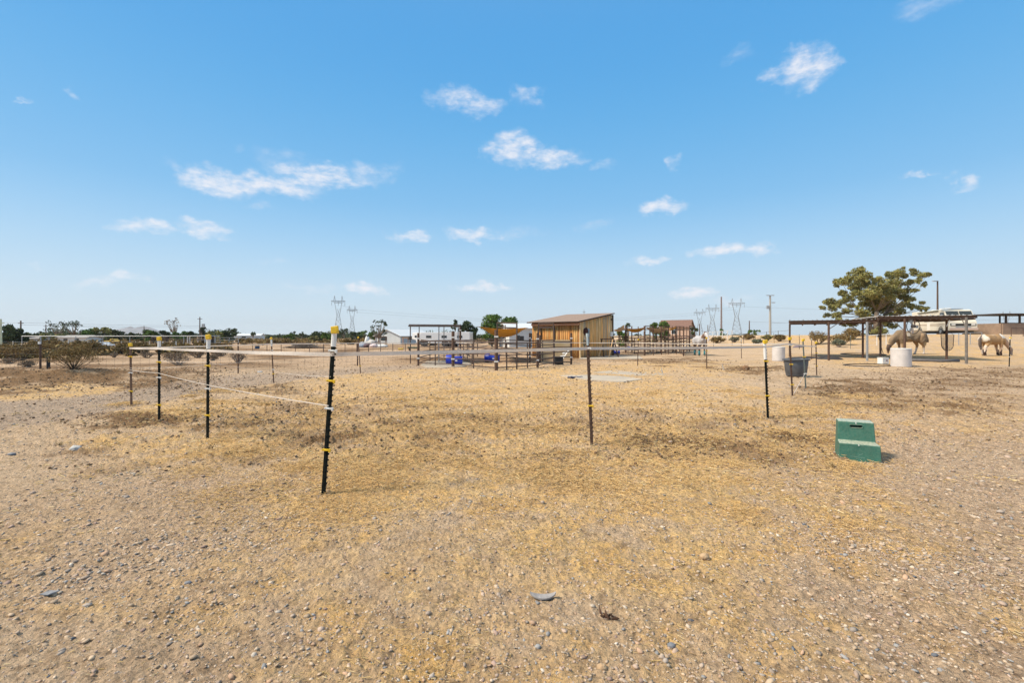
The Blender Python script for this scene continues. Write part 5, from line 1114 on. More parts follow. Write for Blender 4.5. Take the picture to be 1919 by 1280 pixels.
# 2 buckskin horse grazing to the right, seen from behind
def col2_(co):
    n = fbm(co[:, 0]*3+5, co[:, 2]*3, 3, 2)[:, None]; c = np.array([[.38, .225, .10]])*(1+.25*n)
    c[(co[:, 0] > -.02) & (co[:, 0] < .14) & (co[:, 2] > 1.22)] = (.30, .19, .10)
    c[(co[:, 0] < -.60) & (co[:, 2] > 1.05)] = (.62, .54, .44); c[(co[:, 0] < -.7)] = (.64, .56, .46); c[(co[:, 0] < -.4) & (co[:, 2] < .66)] = (.62, .52, .44)
    c[(co[:, 0] > -.1) & (co[:, 0] < .75) & (co[:, 2] < .80) & (co[:, 2] > .58)] = (.36, .21, .11); c[(co[:, 0] > .2) & (co[:, 0] < .8) & (co[:, 2] < .58)] = (.52, .36, .25)
    c[(co[:, 0] > .82)] = (.40, .26, .18); c[(co[:, 0] > .5) & (co[:, 0] < .8) & (co[:, 2] > 1.2)] = (.72, .66, .58); c[(co[:, 0] > 1.16) & (co[:, 2] < .5)] = (.22, .17, .15); return c
p2 = G(1860, 667); p2 = A(1859, p2.y)
h2_ = horse('buckskin and white horse with dark leg boots grazing to the right, seen from behind', p2, .10, .93, horse_tubes('down', -.25, {'fl': .16, 'fr': -.10, 'hl': .16, 'hr': -.12}), col2_, 'horse_coat_b')
M_boot = mat('brown_boot', (0.045, 0.022, 0.015, 1), .7, var=.2)
wraps(h2_, [(-.54+.07, .17, 0), (-.64-.10, -.17, .2), (.53+.11, .17, 0), (.50-.06, -.17, .2)], M_boot)
b = MB(); hair(b, [(-.80, -.02, 1.34), (-.95, -.03, 1.1), (-.96, -.05, .75), (-.90, -.06, .42)], [.06, .11, .12, .04]); b.build('tail', mat('grey_brown_hair', (0.12, 0.09, 0.075, 1), .9, var=.5, stretch=(9, 9, 1), scale=7), h2_, smooth=True)
b = MB(); hair(b, [(.55, -.02, 1.46), (.78, -.06, 1.28), (.98, -.12, 1.0), (1.08, -.13, .78)], [.05, .09, .085, .04]); b.build('mane', mat('pale_hair', (0.66, 0.62, 0.56, 1), .9, var=.2), h2_, smooth=True)
# 3 grey horse facing the camera in teal boots
def col3(co):
    n = fbm(co[:, 1]*4, co[:, 2]*4, 3, 8)[:, None]; c = np.array([[.44, .42, .42]])*(1+.3*n); c[(co[:, 2] < .78) & (co[:, 0] < .9)] = (.12, .07, .045)
    c[(co[:, 0] > .78) & (co[:, 2] > 1.25)] = (.16, .09, .06); c[(co[:, 0] > 1.05)] = (.55, .52, .52); return c
p3 = G(1311, 666.5); ang = math.atan2(-p3.y, -p3.x)+.28
h3_ = horse('pale dappled horse facing forward in teal leg boots beside the far pens', p3, ang, .98, horse_tubes('up', .25, {'fl': .10, 'fr': -.04, 'hl': 0, 'hr': .05}), col3, 'horse_coat_c')
wraps(h3_, [(.58, .17, 0), (.49, -.17, 0), (-.62, .17, 0), (-.60, -.17, 0)], mat('teal_boot', (0.03, 0.18, 0.20, 1), .7, var=.2), z1=.36)
b = MB(); hair(b, [(1.0, .10, 1.70), (.92, .10, 1.55), (.75, .05, 1.42), (.6, 0, 1.4)], [.05, .07, .08, .04]); b.build('mane', mat('dark_hair', (0.05, 0.03, 0.025, 1), .9, var=.3), h3_, smooth=True)
b = MB(); hair(b, [(-.82, 0, 1.3), (-.95, 0, 1.0), (-.92, 0, .55)], [.05, .09, .04]); b.build('tail', mat('dark_hair', (0.05, 0.03, 0.025, 1)), h3_, smooth=True)
# far dark horses on the left
for k, (px, D, hd, lb) in enumerate(((294, 78, 0, 'far dark horse standing left behind the thin sleeved post'), (306, 80, PI, 'far dark horse standing right behind the thin sleeved post'))):
    q = A(px, D); o = copy_tree(h2_) if False else thing('horse', lb, 'horse', q, hd, 'far dark horses'); me = remeshed(horse_tubes('down' if k else 'up'), .05, 3); me.materials.clear(); me.materials.append(mat('dark_bay_coat', (0.03, 0.018, 0.014, 1), .7)); bo_ = bpy.data.objects.new('body', me); COL.objects.link(bo_); bo_.parent = o
    b = MB(); hair(b, [(-.82, 0, 1.3), (-.95, 0, 1.0), (-.92, 0, .55)], [.05, .09, .04]); b.build('tail', mat('dark_hair', (0.05, 0.03, 0.025, 1)), o)

# ------------------------------------------------------------------ motorhome
def vb(parent, name, c, d, m, bevel=0, M=None): return MB().box(c, d, M=M).build(name, m, parent, bevel=bevel)
M_rv = mat('cream_gelcoat', (0.66, 0.60, 0.48, 1), .35, scale=1.2, col2=(0.72, 0.66, 0.55, 1)); M_rv2 = mat('tan_stripe', (0.30, 0.20, 0.13, 1), .5); M_dark = mat('dark_recess', (0.02, 0.018, 0.018, 1), .7)
pc = Vector((46.9, 50.4)); zc = tz(47, 52)-.02; hd = math.atan2(-.95, -.31)
rv = thing('motorhome', 'old cream motorhome with tan stripe and slanted nose parked behind the shelter', 'motorhome', (0, 0, 0))
dirf = Vector((-.31, -.95)); dirw = Vector((.95, -.31)); ctr = pc+dirw*1.22; rv.location = (ctr.x, ctr.y, zc); rv.rotation_euler = (0, 0, hd)
W2 = 1.22; prof = [(-8, .45), (-.0, .45), (.02, .95), (-.12, 1.45), (-.35, 1.62), (-.95, 2.62), (-1.35, 2.78), (-8, 2.80)]
MB().prism(prof, -W2, W2).build('body_shell', M_rv, rv, bevel=.05)
s = MB(); a = Vector((-.37, 0, 1.66)); c = Vector((-.93, 0, 2.58)); nrm = Vector((c.z-a.z, 0, -(c.x-a.x))).normalized()*.02
for (y0, y1) in ((-W2+.10, -.03), (.03, W2-.10)):
    w_ = MB(); w_.v = [tuple(Vector((a.x, y0, a.z))+nrm), tuple(Vector((a.x, y1, a.z))+nrm), tuple(Vector((c.x, y1, c.z))+nrm), tuple(Vector((c.x, y0, c.z))+nrm)]; w_.v += [tuple(Vector(p)-nrm) for p in w_.v]; w_.f = [(0, 1, 2, 3), (7, 6, 5, 4), (0, 4, 5, 1), (1, 5, 6, 2), (2, 6, 7, 3), (3, 7, 4, 0)]
    w_.build('windshield', M_glass, rv)
for sy_ in (-1, 1):
    yy = sy_*(W2+.008)
    MB().prism([(-.55, 1.68), (-1.02, 2.45), (-1.75, 2.45), (-1.75, 1.68)], yy-.012, yy+.012).build('side_window', M_glass, rv)
    for (x0, x1, z0, z1) in ((-3.6, -2.9, 1.75, 2.25), (-5.4, -4.6, 1.75, 2.25), (-7.2, -6.5, 1.8, 2.25)): vb(rv, 'side_window', ((x0+x1)/2, yy, (z0+z1)/2), (x1-x0, .03, z1-z0), M_glass, .01)
    vb(rv, 'stripe', (-4.4, yy, 1.18), (7.2, .012, .07), M_rv2); vb(rv, 'stripe', (-4.4, yy, 1.02), (7.2, .012, .035), M_rv2)
    vb(rv, 'locker_door', (-5.0, yy, .68), (1.0, .014, .32), mat('cream_panel', (.56, .50, .40, 1), .5), .005)
    for x in (-1.55, -6.0):
        w_ = MB(); w_.lathe([(0, -.12), (.22, -.12), (.36, -.11), (.39, -.05), (.39, .05), (.36, .11), (.22, .12)], n=22); w_.xf(Matrix.Translation((x, sy_*(W2-.10), .37)) @ Matrix.Rotation(PI/2, 4, 'X')); wo = w_.build('wheel', M_black, rv)
        MB().lathe([(0, .0), (.20, .0), (.2, .02), (0, .03)], n=16).xf(Matrix.Translation((x, sy_*(W2+.035), .37)) @ Matrix.Rotation(-sy_*PI/2, 4, 'X')).build('rim', M_galv, wo)
        MB().lathe([(.42, 0), (.50, 0), (.50, .02), (.42, .02)], n=22).xf(Matrix.Translation((x, sy_*(W2+.0), .40)) @ Matrix.Rotation(-sy_*PI/2, 4, 'X')).build('wheel_arch', M_dark, rv)
    MB().box((-.62, sy_*(W2+.20), 1.95), (.10, .16, .30)).box((-.62, sy_*(W2+.08), 1.80), (.03, .2, .03)).build('mirror', M_black, rv)
vb(rv, 'entry_door', (-4.1, -(W2+.012), 1.40), (.66, .03, 1.75), mat('pale_door', (.74, .70, .62, 1), .4), .01)
vb(rv, 'grille', (-.02, 0, 1.08), (.10, 2.2, .26), M_dark, .01); vb(rv, 'bumper', (.10, 0, .62), (.16, 2.44, .26), mat('pinkish_bumper', (.50, .38, .32, 1), .4), .03)
vb(rv, 'underbody', (-4.0, 0, .33), (7.6, 2.0, .30), M_dark); vb(rv, 'lower_grille', (.035, 0, .86), (.04, 1.3, .12), M_galv)
for y in (-.85, .85): vb(rv, 'headlight', (.045, y, 1.10), (.05, .34, .15), mat('lamp_glass', (.75, .74, .7, 1), .15), .01)
vb(rv, 'wiper', (-.42, .4, 1.74), (.02, .5, .02), M_black, M=Matrix.Rotation(.5, 3, 'X')); vb(rv, 'wiper', (-.42, -.6, 1.74), (.02, .5, .02), M_black, M=Matrix.Rotation(.5, 3, 'X'))
vb(rv, 'roof_unit', (-3.4, 0, 2.92), (.95, .7, .24), M_white, .05); vb(rv, 'roof_unit', (-6.0, .2, 2.90), (.5, .5, .16), M_white, .04)
MB().tube([(-2.0, -W2-.08, 2.70), (-6.4, -W2-.08, 2.60)], .06, 8).build('awning_roll', mat('green_grey_cloth', (.16, .17, .13, 1), .8), rv)
vb(rv, 'roof_rack', (-1.5, 0, 2.86), (.5, 1.2, .05), M_galv)

# ------------------------------------------------------------------ buildings and vehicles far off
def gable_house(label, px, D, L_, Wd, hw, hr, rz, mw, mr_, wins=(), name='house', cat='house', door=None, over=.3):
    q = A(px, D); o = thing(name, label, cat, q, rz)          # ridge along local x
    b = MB(); pr = [(-Wd/2, 0), (Wd/2, 0), (Wd/2, hw), (0, hr), (-Wd/2, hw)]; b.prism(pr, -L_/2, L_/2); b.xf(Matrix.Rotation(PI/2, 4, 'Z')); b.build('wall', mw, o)
    for s in (-1, 1):
        b = MB(); sl = Vector((0, s*(Wd/2+over), hw-(hr-hw)/(Wd/2)*over)); t_ = .08
        v = [Vector((-L_/2-over, 0, hr+.02)), Vector((L_/2+over, 0, hr+.02)), Vector((L_/2+over, sl.y, sl.z+.02)), Vector((-L_/2-over, sl.y, sl.z+.02))]
        b.v = [tuple(p) for p in v]+[tuple(p+Vector((0, 0, t_))) for p in v]; b.f = [(3, 2, 1, 0), (4, 5, 6, 7), (0, 1, 5, 4), (1, 2, 6, 5), (2, 3, 7, 6), (3, 0, 4, 7)]; b.build('roof', mr_, o)
    for (face, u, z, w_, h_) in wins:
        c = {'f': (u, -Wd/2-.02, z), 'b': (u, Wd/2+.02, z), 'l': (-L_/2-.02, u, z), 'r': (L_/2+.02, u, z)}[face]; d = (w_, .06, h_) if face in 'fb' else (.06, w_, h_); d2 = (w_+.16, .05, h_+.16) if face in 'fb' else (.05, w_+.16, h_+.16)
        f_ = vb(o, 'window', c, d2, M_white); vb(f_, 'pane', (c[0], c[1]-(.02 if face == 'f' else 0), c[2]) if face in 'fb' else (c[0]+(-.02 if face == 'l' else .02), c[1], c[2]), d, M_glass)
    if door: vb(o, 'door', door[0], door[1], mat('house_door', (.25, .2, .17, 1), .6))
    return o
Mw_g = mat('pale_siding', (.50, .52, .53, 1), .7, var=.06, scale=1.5); Mr_w = mat('pale_metal_roof', (.62, .64, .66, 1), .5, var=.05, scale=1); Mw_w = mat('white_siding', (.62, .62, .60, 1), .7, var=.06, scale=1.5); Mr_b = mat('brown_tile_roof', (.20, .11, .08, 1), .8, var=.2, scale=4); Mw_p = mat('pink_stucco', (.50, .34, .25, 1), .9, var=.1, scale=2)
gable_house('pale grey gabled house with a white metal roof behind the sparse tree', 758, 88, 9, 6.0, 1.45, 2.55, math.radians(62), Mw_g, Mr_w, wins=(('l', .9, 1.0, 1.3, .8), ('f', -2, 1.1, .9, .7), ('f', 1.6, 1.1, .9, .7)), door=((2.9, -3.03, .75), (.8, .08, 1.5)))
gable_house('white mobile home with dark window unit between the leafy trees and the shed', 995, 62, 7.5, 4, 2.4, 3.0, math.radians(20), Mw_w, Mr_w, wins=(('f', -2.6, 1.2, .5, .6), ('f', -.6, 1.4, .8, .7), ('l', 0, 1.4, .8, .7)))
vb_o = tag(MB().box((A(978, 58).x, 58, 1.15), (.5, .45, .55)).build('cooler_unit', M_black, bevel=.02), 'small black cooler unit on the white mobile home wall', 'cooler')
vb_o.parent = None
gable_house('pink stucco house with brown tile roof beyond the far pens', 1268, 86, 5, 4.4, 2.2, 3.4, math.radians(-30), Mw_p, Mr_b, wins=(('f', 0, 1.3, .9, .7),))
gable_house('low long beige shed under the bare trees on the far left', 150, 92, 5.5, 3.4, 1.1, 1.5, 0, Mw_w, mat('grey_roof', (.3, .28, .27, 1), .8), wins=(('f', -1.2, .7, .8, .5), ('f', 1, .7, .8, .5)))
gable_house('white walled low house at the far left beyond the bushes', 62, 100, 4.6, 3, .9, 1.25, .1, Mw_w, mat('grey_roof', (.3, .28, .27, 1), .8), wins=(('f', 0, .6, 1.6, .3),))
gable_house('small white far building right of the distant hill', 462, 190, 12, 6, 1.6, 2.4, .2, Mw_w, Mr_w, wins=(('f', 0, 1.0, 1.5, .7),))
# open stall building at the right edge
q = A(1880, 50); o = thing('stall_building', 'tan half open stall building with brown roof at the right edge', 'stall', (q.x, q.y, q.z-.05), 0)
zt3 = ZY(588.5, 50)-q.z; zw = ZY(605, 50)-q.z
MB().box((3.9, 0, zw/2), (8, .15, zw)).build('front_wall', mat('tan_wall', (.30, .21, .15, 1), .9, var=.15, scale=2), o); MB().box((-.12, 2.2, zw/2), (.15, 4.3, zw)).build('side_wall', mat('tan_wall', (.30, .21, .15, 1)), o)
MB().box((3.9, 0, zw+.03), (8.1, .22, .06)).build('ledge', M_trim, o)
for x in (.3, 1.75, 2.6, 4.5, 6.5): MB().box((x, 0, (zw+zt3)/2), (.16 if x < 2 else .08, .12, zt3-zw)).build('post', M_trim, o)
for x in (.3, 4, 7): MB().box((x, 4.2, zt3/2), (.12, .12, zt3)).build('post', M_trim, o)
MB().box((4.1, 2, zt3+.05), (9.4, 5.0, .1)).build('roof', M_trim, o)

M_vw = mat('white_paint', (.70, .70, .70, 1), .3); M_vr = mat('tail_red', (.4, .02, .02, 1), .3)
def vehicle(label, px, D, L_, W_, H, rz, m, kind='car', name='parked_car', cat='car'):
    q = A(px, D); o = thing(name, label, cat, q, rz, 'vehicles parked on the plain'); r = H*.2
    if kind == 'car': pr = [(-L_/2, r*.8), (L_/2, r*.8), (L_/2, H*.52), (L_/2*.55, H*.60), (L_/2*.25, H), (-L_/2*.6, H), (-L_/2*.95, H*.6), (-L_/2, H*.55)]
    elif kind == 'truck': pr = [(-L_/2, r), (L_/2, r), (L_/2, H*.55), (L_/2*.60, H*.62), (L_/2*.35, H), (-L_/2*.1, H), (-L_/2*.15, H*.6), (-L_/2, H*.6)]
    else: pr = [(-L_/2, r*1.1), (L_/2*.55, r*1.1), (L_/2*.60, H*.42), (L_/2, H*.50), (L_/2*.93, H*.97), (-L_/2, H)]
    MB().prism(pr, -W_/2, W_/2).build('body', m, o, bevel=.06)
    for sx in ((-L_*.30, L_*.32) if kind != 'trailer' else (-L_*.16, -L_*.02)):
        for sy_ in (-1, 1):
            w_ = MB().lathe([(0, -.1), (r*1.15, -.1), (r*1.25, 0), (r*1.15, .1), (0, .1)], n=14).xf(Matrix.Translation((sx, sy_*(W_/2-.05), r*1.2)) @ Matrix.Rotation(PI/2, 4, 'X')).build('wheel', M_black, o)
    for sy_ in (-1, 1):
        if kind == 'trailer':
            for x in (-L_*.3, 0, L_*.3): vb(o, 'window', (x, sy_*(W_/2+.005), H*.68), (L_*.10, .03, H*.16), M_glass)
        else: vb(o, 'side_window', (0 if kind == 'car' else L_*.13, sy_*(W_/2+.005), H*.78), (L_*.34 if kind == 'car' else L_*.18, .03, H*.22), M_glass)
    return o
vehicle('white fifth wheel trailer behind the small metal shade roof', 836, 62, 6.8, 2.3, 1.95, math.radians(175), M_vw, 'trailer', 'camper_trailer', 'trailer')
vehicle('white trailer nose raised beside the grey gabled house', 800, 70, 4.0, 2.2, 2.0, math.radians(150), M_vw, 'trailer', 'camper_trailer', 'trailer')
vehicle('white car parked right of the large creosote bush', 194, 62, 2.3, 1.2, .62, .1, M_vw)
vehicle('dark car parked left of the white car far on the left', 180, 74, 2.2, 1.2, .72, .3, mat('dark_paint', (.03, .03, .035, 1), .3))
vehicle('yellow machine parked behind the white car', 212, 90, 2.6, 1.2, .9, 0, mat('machine_yellow', (.55, .36, .06, 1), .5), 'truck', 'tractor', 'tractor')
vehicle('white car far left beyond the rail', 50, 110, 4, 1.6, 1.1, 0, M_vw)
vehicle('silver pickup on the ridge right of the motorhome', 1843, 56, 3.0, 1.4, 1.25, math.radians(200), mat('silver_paint', (.5, .5, .5, 1), .35), 'truck', 'pickup_truck', 'pickup')
# junk heap by the sparse tree
q = A(700, 58)
def junk(px, D, s, m, seed, label, name, cat, dz=0): c = A(px, D); return lump(name, label, cat, (c.x, c.y, c.z+s[2]*.7+dz), s, m, seed, .22, 'junk heap beside the sparse tree')
junk(682, 58, (.75, .5, .38), mat('blue_white_tarp', (.52, .56, .62, 1), .6, scale=3, col2=(.18, .22, .3, 1)), 1, 'pale blue and white tarp bundle at the left end of the junk heap', 'tarp_bundle', 'tarp')
junk(692, 57.5, (.65, .5, .33), mat('plum_tarp', (.16, .08, .10, 1), .7, scale=3, col2=(.03, .03, .04, 1)), 2, 'dark plum tarp bundle in the middle of the junk heap', 'tarp_bundle', 'tarp')
junk(700, 57, (.5, .4, .28), mat('pinkish_tarp', (.62, .52, .52, 1), .6), 3, 'pinkish white cloth bundle in the junk heap', 'tarp_bundle', 'tarp')
junk(712, 58, (.9, .5, .24), M_white, 4, 'white curved hull lying at the right end of the junk heap', 'boat_hull', 'boat')
junk(697, 62, (.7, .5, .55), mat('grey_machine', (.42, .4, .38, 1), .6, var=.4, scale=4), 5, 'grey machinery lump standing behind the junk heap', 'old_machine', 'machine')
junk(688, 63, (.35, .4, .8), M_white, 6, 'white upright machine behind the tarp bundles', 'old_machine', 'machine')
o = thing('metal_rack', 'rusty square metal rack standing behind the white hull', 'rack', A(714, 60))
for (x, y) in ((-.65, -.3), (.65, -.3), (-.65, .3), (.65, .3), (0, -.3)): MB().tube([(x, y, 0), (x, y, 1.35)], .04, 5).build('leg', M_rust, o)
for z in (.55, 1.3):
    for y in (-.3, .3): MB().tube([(-.65, y, z), (.65, y, z)], .04, 5).build('rail', M_rust, o)
MB().tube([(-.6, -.3, .2), (.0, -.3, 1.25)], .03, 5).build('brace', M_rust, o)
o = thing('blue_drum', 'small far blue drum standing behind the mesh fence', 'drum', A(482, 52)); MB().lathe([(0, 0), (.22, 0), (.24, .03), (.24, .29), (.20, .32), (0, .32)], n=16).build('drum_body', mat('dull_blue', (.02, .05, .12, 1), .5), o, smooth=True); MB().lathe([(.24, .27), (.26, .28), (.26, .31), (.2, .33)], n=16).build('rim', M_black, o)
# brush pile
b = MB(); c = A(568, 55); r_ = random.Random(8)
for k in range(260):
    x = r_.gauss(0, .9); h_ = .55*math.exp(-(x/1.4)**2)*r_.random(); a = r_.uniform(-.5, .5); l_ = r_.uniform(.4, 1.2); y = r_.uniform(-.6, .6); b.tube([(c.x+x-l_/2, c.y+y, c.z+h_), (c.x+x+l_/2*math.cos(a), c.y+y+r_.uniform(-.3, .3), c.z+h_+l_/2*math.sin(a)*.5+.05)], .025, 4)
tag(b.build('brush_pile', mat('dead_brush', (.17, .135, .11, 1), .9, var=.3)), 'long low pile of cut dead brush beyond the mesh fence', 'brush pile')
o = thing('green_trough', 'long dark green trough left of the left corner pen post', 'trough', A(775, 45)); MB().box((0, 0, .30), (1.1, .4, .12)).build('basin', mat('trough_green', (.03, .08, .05, 1), .5), o, bevel=.02)
for x in (-.4, .4): MB().box((x, 0, .13), (.06, .3, .26)).build('leg', M_rust, o)
o = thing('orange_stand', 'thin orange wooden stand with yellow cloth near the left corner pen post', 'stand', A(760, 47)); 
for x in (-.25, .25): MB().tube([(x, 0, 0), (x, 0, 1.25)], .03, 4).build('leg', mat('orange_wood', (.5, .25, .1, 1), .8), o)
MB().box((0, 0, 1.22), (.6, .3, .05)).build('top', mat('orange_wood', (.5, .25, .1, 1)), o); MB().box((-.45, -.1, .12), (.5, .3, .2)).build('cloth', mat('yellow_cloth', (.6, .42, .1, 1), .9), o, bevel=.03)

# ------------------------------------------------------------------ far fences
def post_rail(name, label, pts, h, nposts, rails, m, r=.03, pr_=.04, mp=None, cat='fence'):
    o = thing(name, label, cat, pts[0]); o0 = Vector(pts[0]); tot = sum((Vector(b_)-Vector(a_)).length for a_, b_ in zip(pts[:-1], pts[1:]))
    for a_, b_ in zip(pts[:-1], pts[1:]):
        a_, b_ = Vector(a_), Vector(b_); n = max(1, round(nposts*(b_-a_).length/tot))
        for k in range(n+1 if b_ == Vector(pts[-1]) else n):
            q = a_.lerp(b_, k/n); MB().tube([q-o0+Vector((0, 0, -.1)), q-o0+Vector((0, 0, h))], pr_, 6).build('post', mp or m, o)
        for f in rails: MB().tube([a_-o0+Vector((0, 0, h*f)), b_-o0+Vector((0, 0, h*f))], r, 5).build('rail', m, o)
    return o
post_rail('pipe_fence', 'thin pipe rail fence in the middle of the empty left pasture', [A(392, 41), A(606, 42), A(606.5, 38)], .78, 11, (1,), M_pipe, .022, .028)
post_rail('pipe_fence', 'thin pipe rail fence running from the pasture to the left pen corner', [A(625, 41), A(783, 39)], .80, 7, (1,), M_pipe, .022, .028)
o_ = post_rail('white_fence', 'row of short white posts and wire beyond the left bushes', [A(-20, 58), A(24, 60), A(200, 58), A(330, 62)], .75, 16, (.9, .55), M_galv, .01, .05, mp=M_white)
post_rail('rail_fence', 'long thin galvanised top rail standing before the far left trees', [A(41, 56), A(395, 56)], 1.40, 7, (1,), M_galv, .05, .035)
post_rail('white_fence', 'white pipe pens around the small stable on the left', [A(395, 78), A(447, 78), A(447, 86)], 1.15, 9, (1, .66, .33), M_galv, .03, .05, mp=M_galv)
post_rail('rail_fence', 'dark rail pens between the far dark horses and the small stable', [A(300, 72), A(362, 72)], .9, 8, (1, .6, .3), M_pipe, .035, .05)
post_rail('white_fence', 'white pipe fence right of the booted horse', [A(1318, 66), A(1372, 66)], 1.3, 6, (1, .5), M_white, .03, .05)
post_rail('wire_fence', 'thin far wire fence along the low ridge right of the horse in teal boots', [A(1372, 52), A(1480, 52)], 1.2, 5, (.95, .5), M_pipe, .012, .03)
post_rail('rail_fence', 'white top rail between the middle shelter post and the sheeted horse', [A(1626, 40), A(1678, 40)], .9, 3, (1,), M_white, .03, .03)
post_rail('rail_fence', 'thin pipe rails behind the hay net and the grey shelter post', [A(1775, 38), A(1840, 38)], .95, 3, (1,), M_galv, .025, .03)
post_rail('rail_fence', 'dark low rail along the ridge at the right edge', [A(1895, 44), A(1940, 44)], .75, 2, (1,), M_rust, .03, .03)
# small stable left
o = thing('small_stable', 'small white post stable with a pale flat roof behind the second sleeved post', 'stable', A(374, 76), 0); b = MB().box((.2, 0, 1.46), (4.4, 3, .10)); b.build('roof', Mr_w, o)
for (x, y) in ((-1.1, -1.2), (-.75, -1.2), (1.7, -1.2), (-1.1, 1.2), (1.7, 1.2)): MB().box((x, y, .71), (.14, .14, 1.42)).build('post', M_white, o)
MB().box((.6, 1.2, .75), (2.0, .08, 1.3)).build('back_wall', mat('grey_board', (.16, .14, .13, 1), .9), o); MB().box((.6, -.2, .85), (1.5, .5, .25)).build('hay_rack', mat('worn_board', (.35, .31, .28, 1), .9), o)
# wire mesh fence along the track
def mesh_fence(label, pts, h=.95):
    o = thing('mesh_fence', label, 'fence', pts[0]); o0 = Vector(pts[0])
    for a_, b_ in zip(pts[:-1], pts[1:]):
        a_, b_ = Vector(a_), Vector(b_); L_ = (b_-a_).length; n = int(L_/.3); b = MB()
        def gp(f, z): q = a_.lerp(b_, f); return Vector((q.x, q.y, tz(q.x, q.y)+z))-o0
        for k in range(n+1): b.tube([gp(k/n, .0), gp(k/n, h)], .0028, 3, cap=False)
        for z in (.05, .2, .35, .52, .72, h): b.tube([gp(k/8, z-.01*math.sin(k*2)) for k in range(9)], .0035, 3, cap=False)
        b.build('wire_mesh', M_wire, o)
    return o
mp_ = [A(-60, 19.5), A(75, 17.4), A(246, 17.4), A(446, 17.7), A(670, 22.3), A(785, 25.5)]
mesh_fence('thin square wire mesh fence following the gravel track on the left', mp_)
def thin_post(px, D, h, label, m=M_pipe, r=.025, kindp=None):
    q = A(px, D); o = thing('wire_post', label, 'fence post', q, 0, 'posts of the wire mesh fence'); MB().tube([(0, 0, -.1), (0, 0, h)], r, 7).build('post_pipe', m, o)
    if kindp: MB().box((0, -.03, h*.96), (.07, .06, .10)).build('insulator', M_white, o)
    return o
thin_post(75.6, 17.3, 1.15, 'dark mesh fence post with white insulators left of the short box post', M_rust, .035, True)
thin_post(90.6, 17.2, .62, 'short square dark box post beside the large creosote bush', M_black, .055)
thin_post(446.3, 17.7, 1.15, 'thin dark mesh fence post at the fan shaped bare bush', M_rust, .025)
thin_post(670, 22.2, 1.1, 'thin dark mesh fence post touching the leaning corner post', M_rust, .03)
thin_post(76, 54, 1.4, 'galvanised round post holding the long left top rail', M_galv, .07)

# ------------------------------------------------------------------ power lines and poles
M_tower = mat('lattice_steel', (.20, .21, .23, 1), .6)
def tower(label, px, D, H, rz, wide=1.0, th=.22):
    q = A(px, D); q.z = 0; o = thing('lattice_tower', label, 'pylon', q, rz, 'lattice power pylons'); s = H/45.0
    b = MB(); bw, ww, tw, aw = 8.0*s*wide, 2.2*s*wide, 6.0*s*wide, 11.5*s*wide; zw, za, zt_ = 24*s, 39*s, 45*s; th *= 1
    for sx in (-1, 1):
        for sy_ in (-1, 1):
            b.tube([(bw*sx, bw*sy_*.6, 0), (ww*sx, ww*sy_*.6, zw)], th, 4); b.tube([(ww*sx, ww*sy_*.6, zw), (tw*sx, ww*sy_*.5, za)], th, 4)
            b.tube([(ww*sx, ww*sy_*.6, zw), (-tw*sx*.35, ww*sy_*.5, za-8*s)], th*.7, 4) if sy_ > 0 else None
        b.tube([(tw*sx*.8, 0, za), (tw*sx, 0, zt_)], th, 4); b.tube([(tw*sx*1.3, 0, za), (tw*sx, 0, zt_)], th, 4)
    for k in range(5):
        f0, f1 = k/5, (k+1)/5
        for sx in (-1, 1): b.tube([((bw+(ww-bw)*f0)*sx, -(bw+(ww-bw)*f0)*.6, zw*f0), (-(bw+(ww-bw)*f1)*sx, -(bw+(ww-bw)*f1)*.6, zw*f1)], th*.6, 4)
        b.tube([(-(bw+(ww-bw)*f1), 0, zw*f1), ((bw+(ww-bw)*f1), 0, zw*f1)], th*.6, 4)
    b.build('tower_body', M_tower, o)
    b = MB(); b.tube([(-aw, 0, za+.6*s), (aw, 0, za+.6*s)], th*1.2, 4); b.tube([(-aw, 0, za+.6*s), (-tw, 0, za-1.5*s), (tw, 0, za-1.5*s), (aw, 0, za+.6*s)], th, 4)
    n = 10
    for k in range(n): x0, x1 = -tw+2*tw*k/n, -tw+2*tw*(k+1)/n; b.tube([(x0, 0, za+(.6 if k % 2 else -1.5)*s), (x1, 0, za+(-1.5 if k % 2 else .6)*s)], th*.6, 4)
    b.build('cross_arm', M_tower, o)
    for x in (-aw*.93, 0, aw*.93): MB().tube([(x, 0, za-.5*s), (x, 0, za-4.5*s)], th*1.0, 5).build('insulator_string', M_tower, o)
    return o
TW = [('nearest of the two lattice pylons on the left, above the nearest post', 634, 420, 36, .35), ('second lattice pylon on the left, right of the tallest one', 660, 480, 32.5, .35), ('faint lattice pylon left of the tall bare pole, leftmost of three', 1311, 560, 34, -.3),
      ('faint middle lattice pylon of the right group just left of the bare pole', 1335, 500, 35.5, -.3), ('faint lattice pylon right of the tall bare pole', 1380.5, 460, 38.5, -.3), ('very faint pylon left of the open stall building', 1886, 520, 29, -.3)]
TW[0] = ('nearest of the two lattice pylons on the left, above the nearest post', 634, 420, 37.5, .35)
tws = [tower(lb, px, D, H, rz, wide=.62 if k < 2 else .75, th=.17) for k, (lb, px, D, H, rz) in enumerate(TW)]
def wires(label, spans, r, m, sag=.02, group='power lines'):
    b = MB()
    for a_, c in spans:
        a_, c = Vector(a_), Vector(c); L_ = (c-a_).length; b.tube([a_.lerp(c, k/12)-Vector((0, 0, 4*sag*L_*(k/12)*(1-k/12))) for k in range(13)], r, 3, cap=False)
    return tag(b.build('power_line', m), label, 'power line', group)
wires('faint high voltage lines sagging right from the left pylons', [(Q(668, 580, 480), Q(1000, 604, 520)), (Q(668, 585, 480), Q(1000, 607, 520)), (Q(640, 572, 420), Q(668, 580, 480))], .09, M_tower, .004)
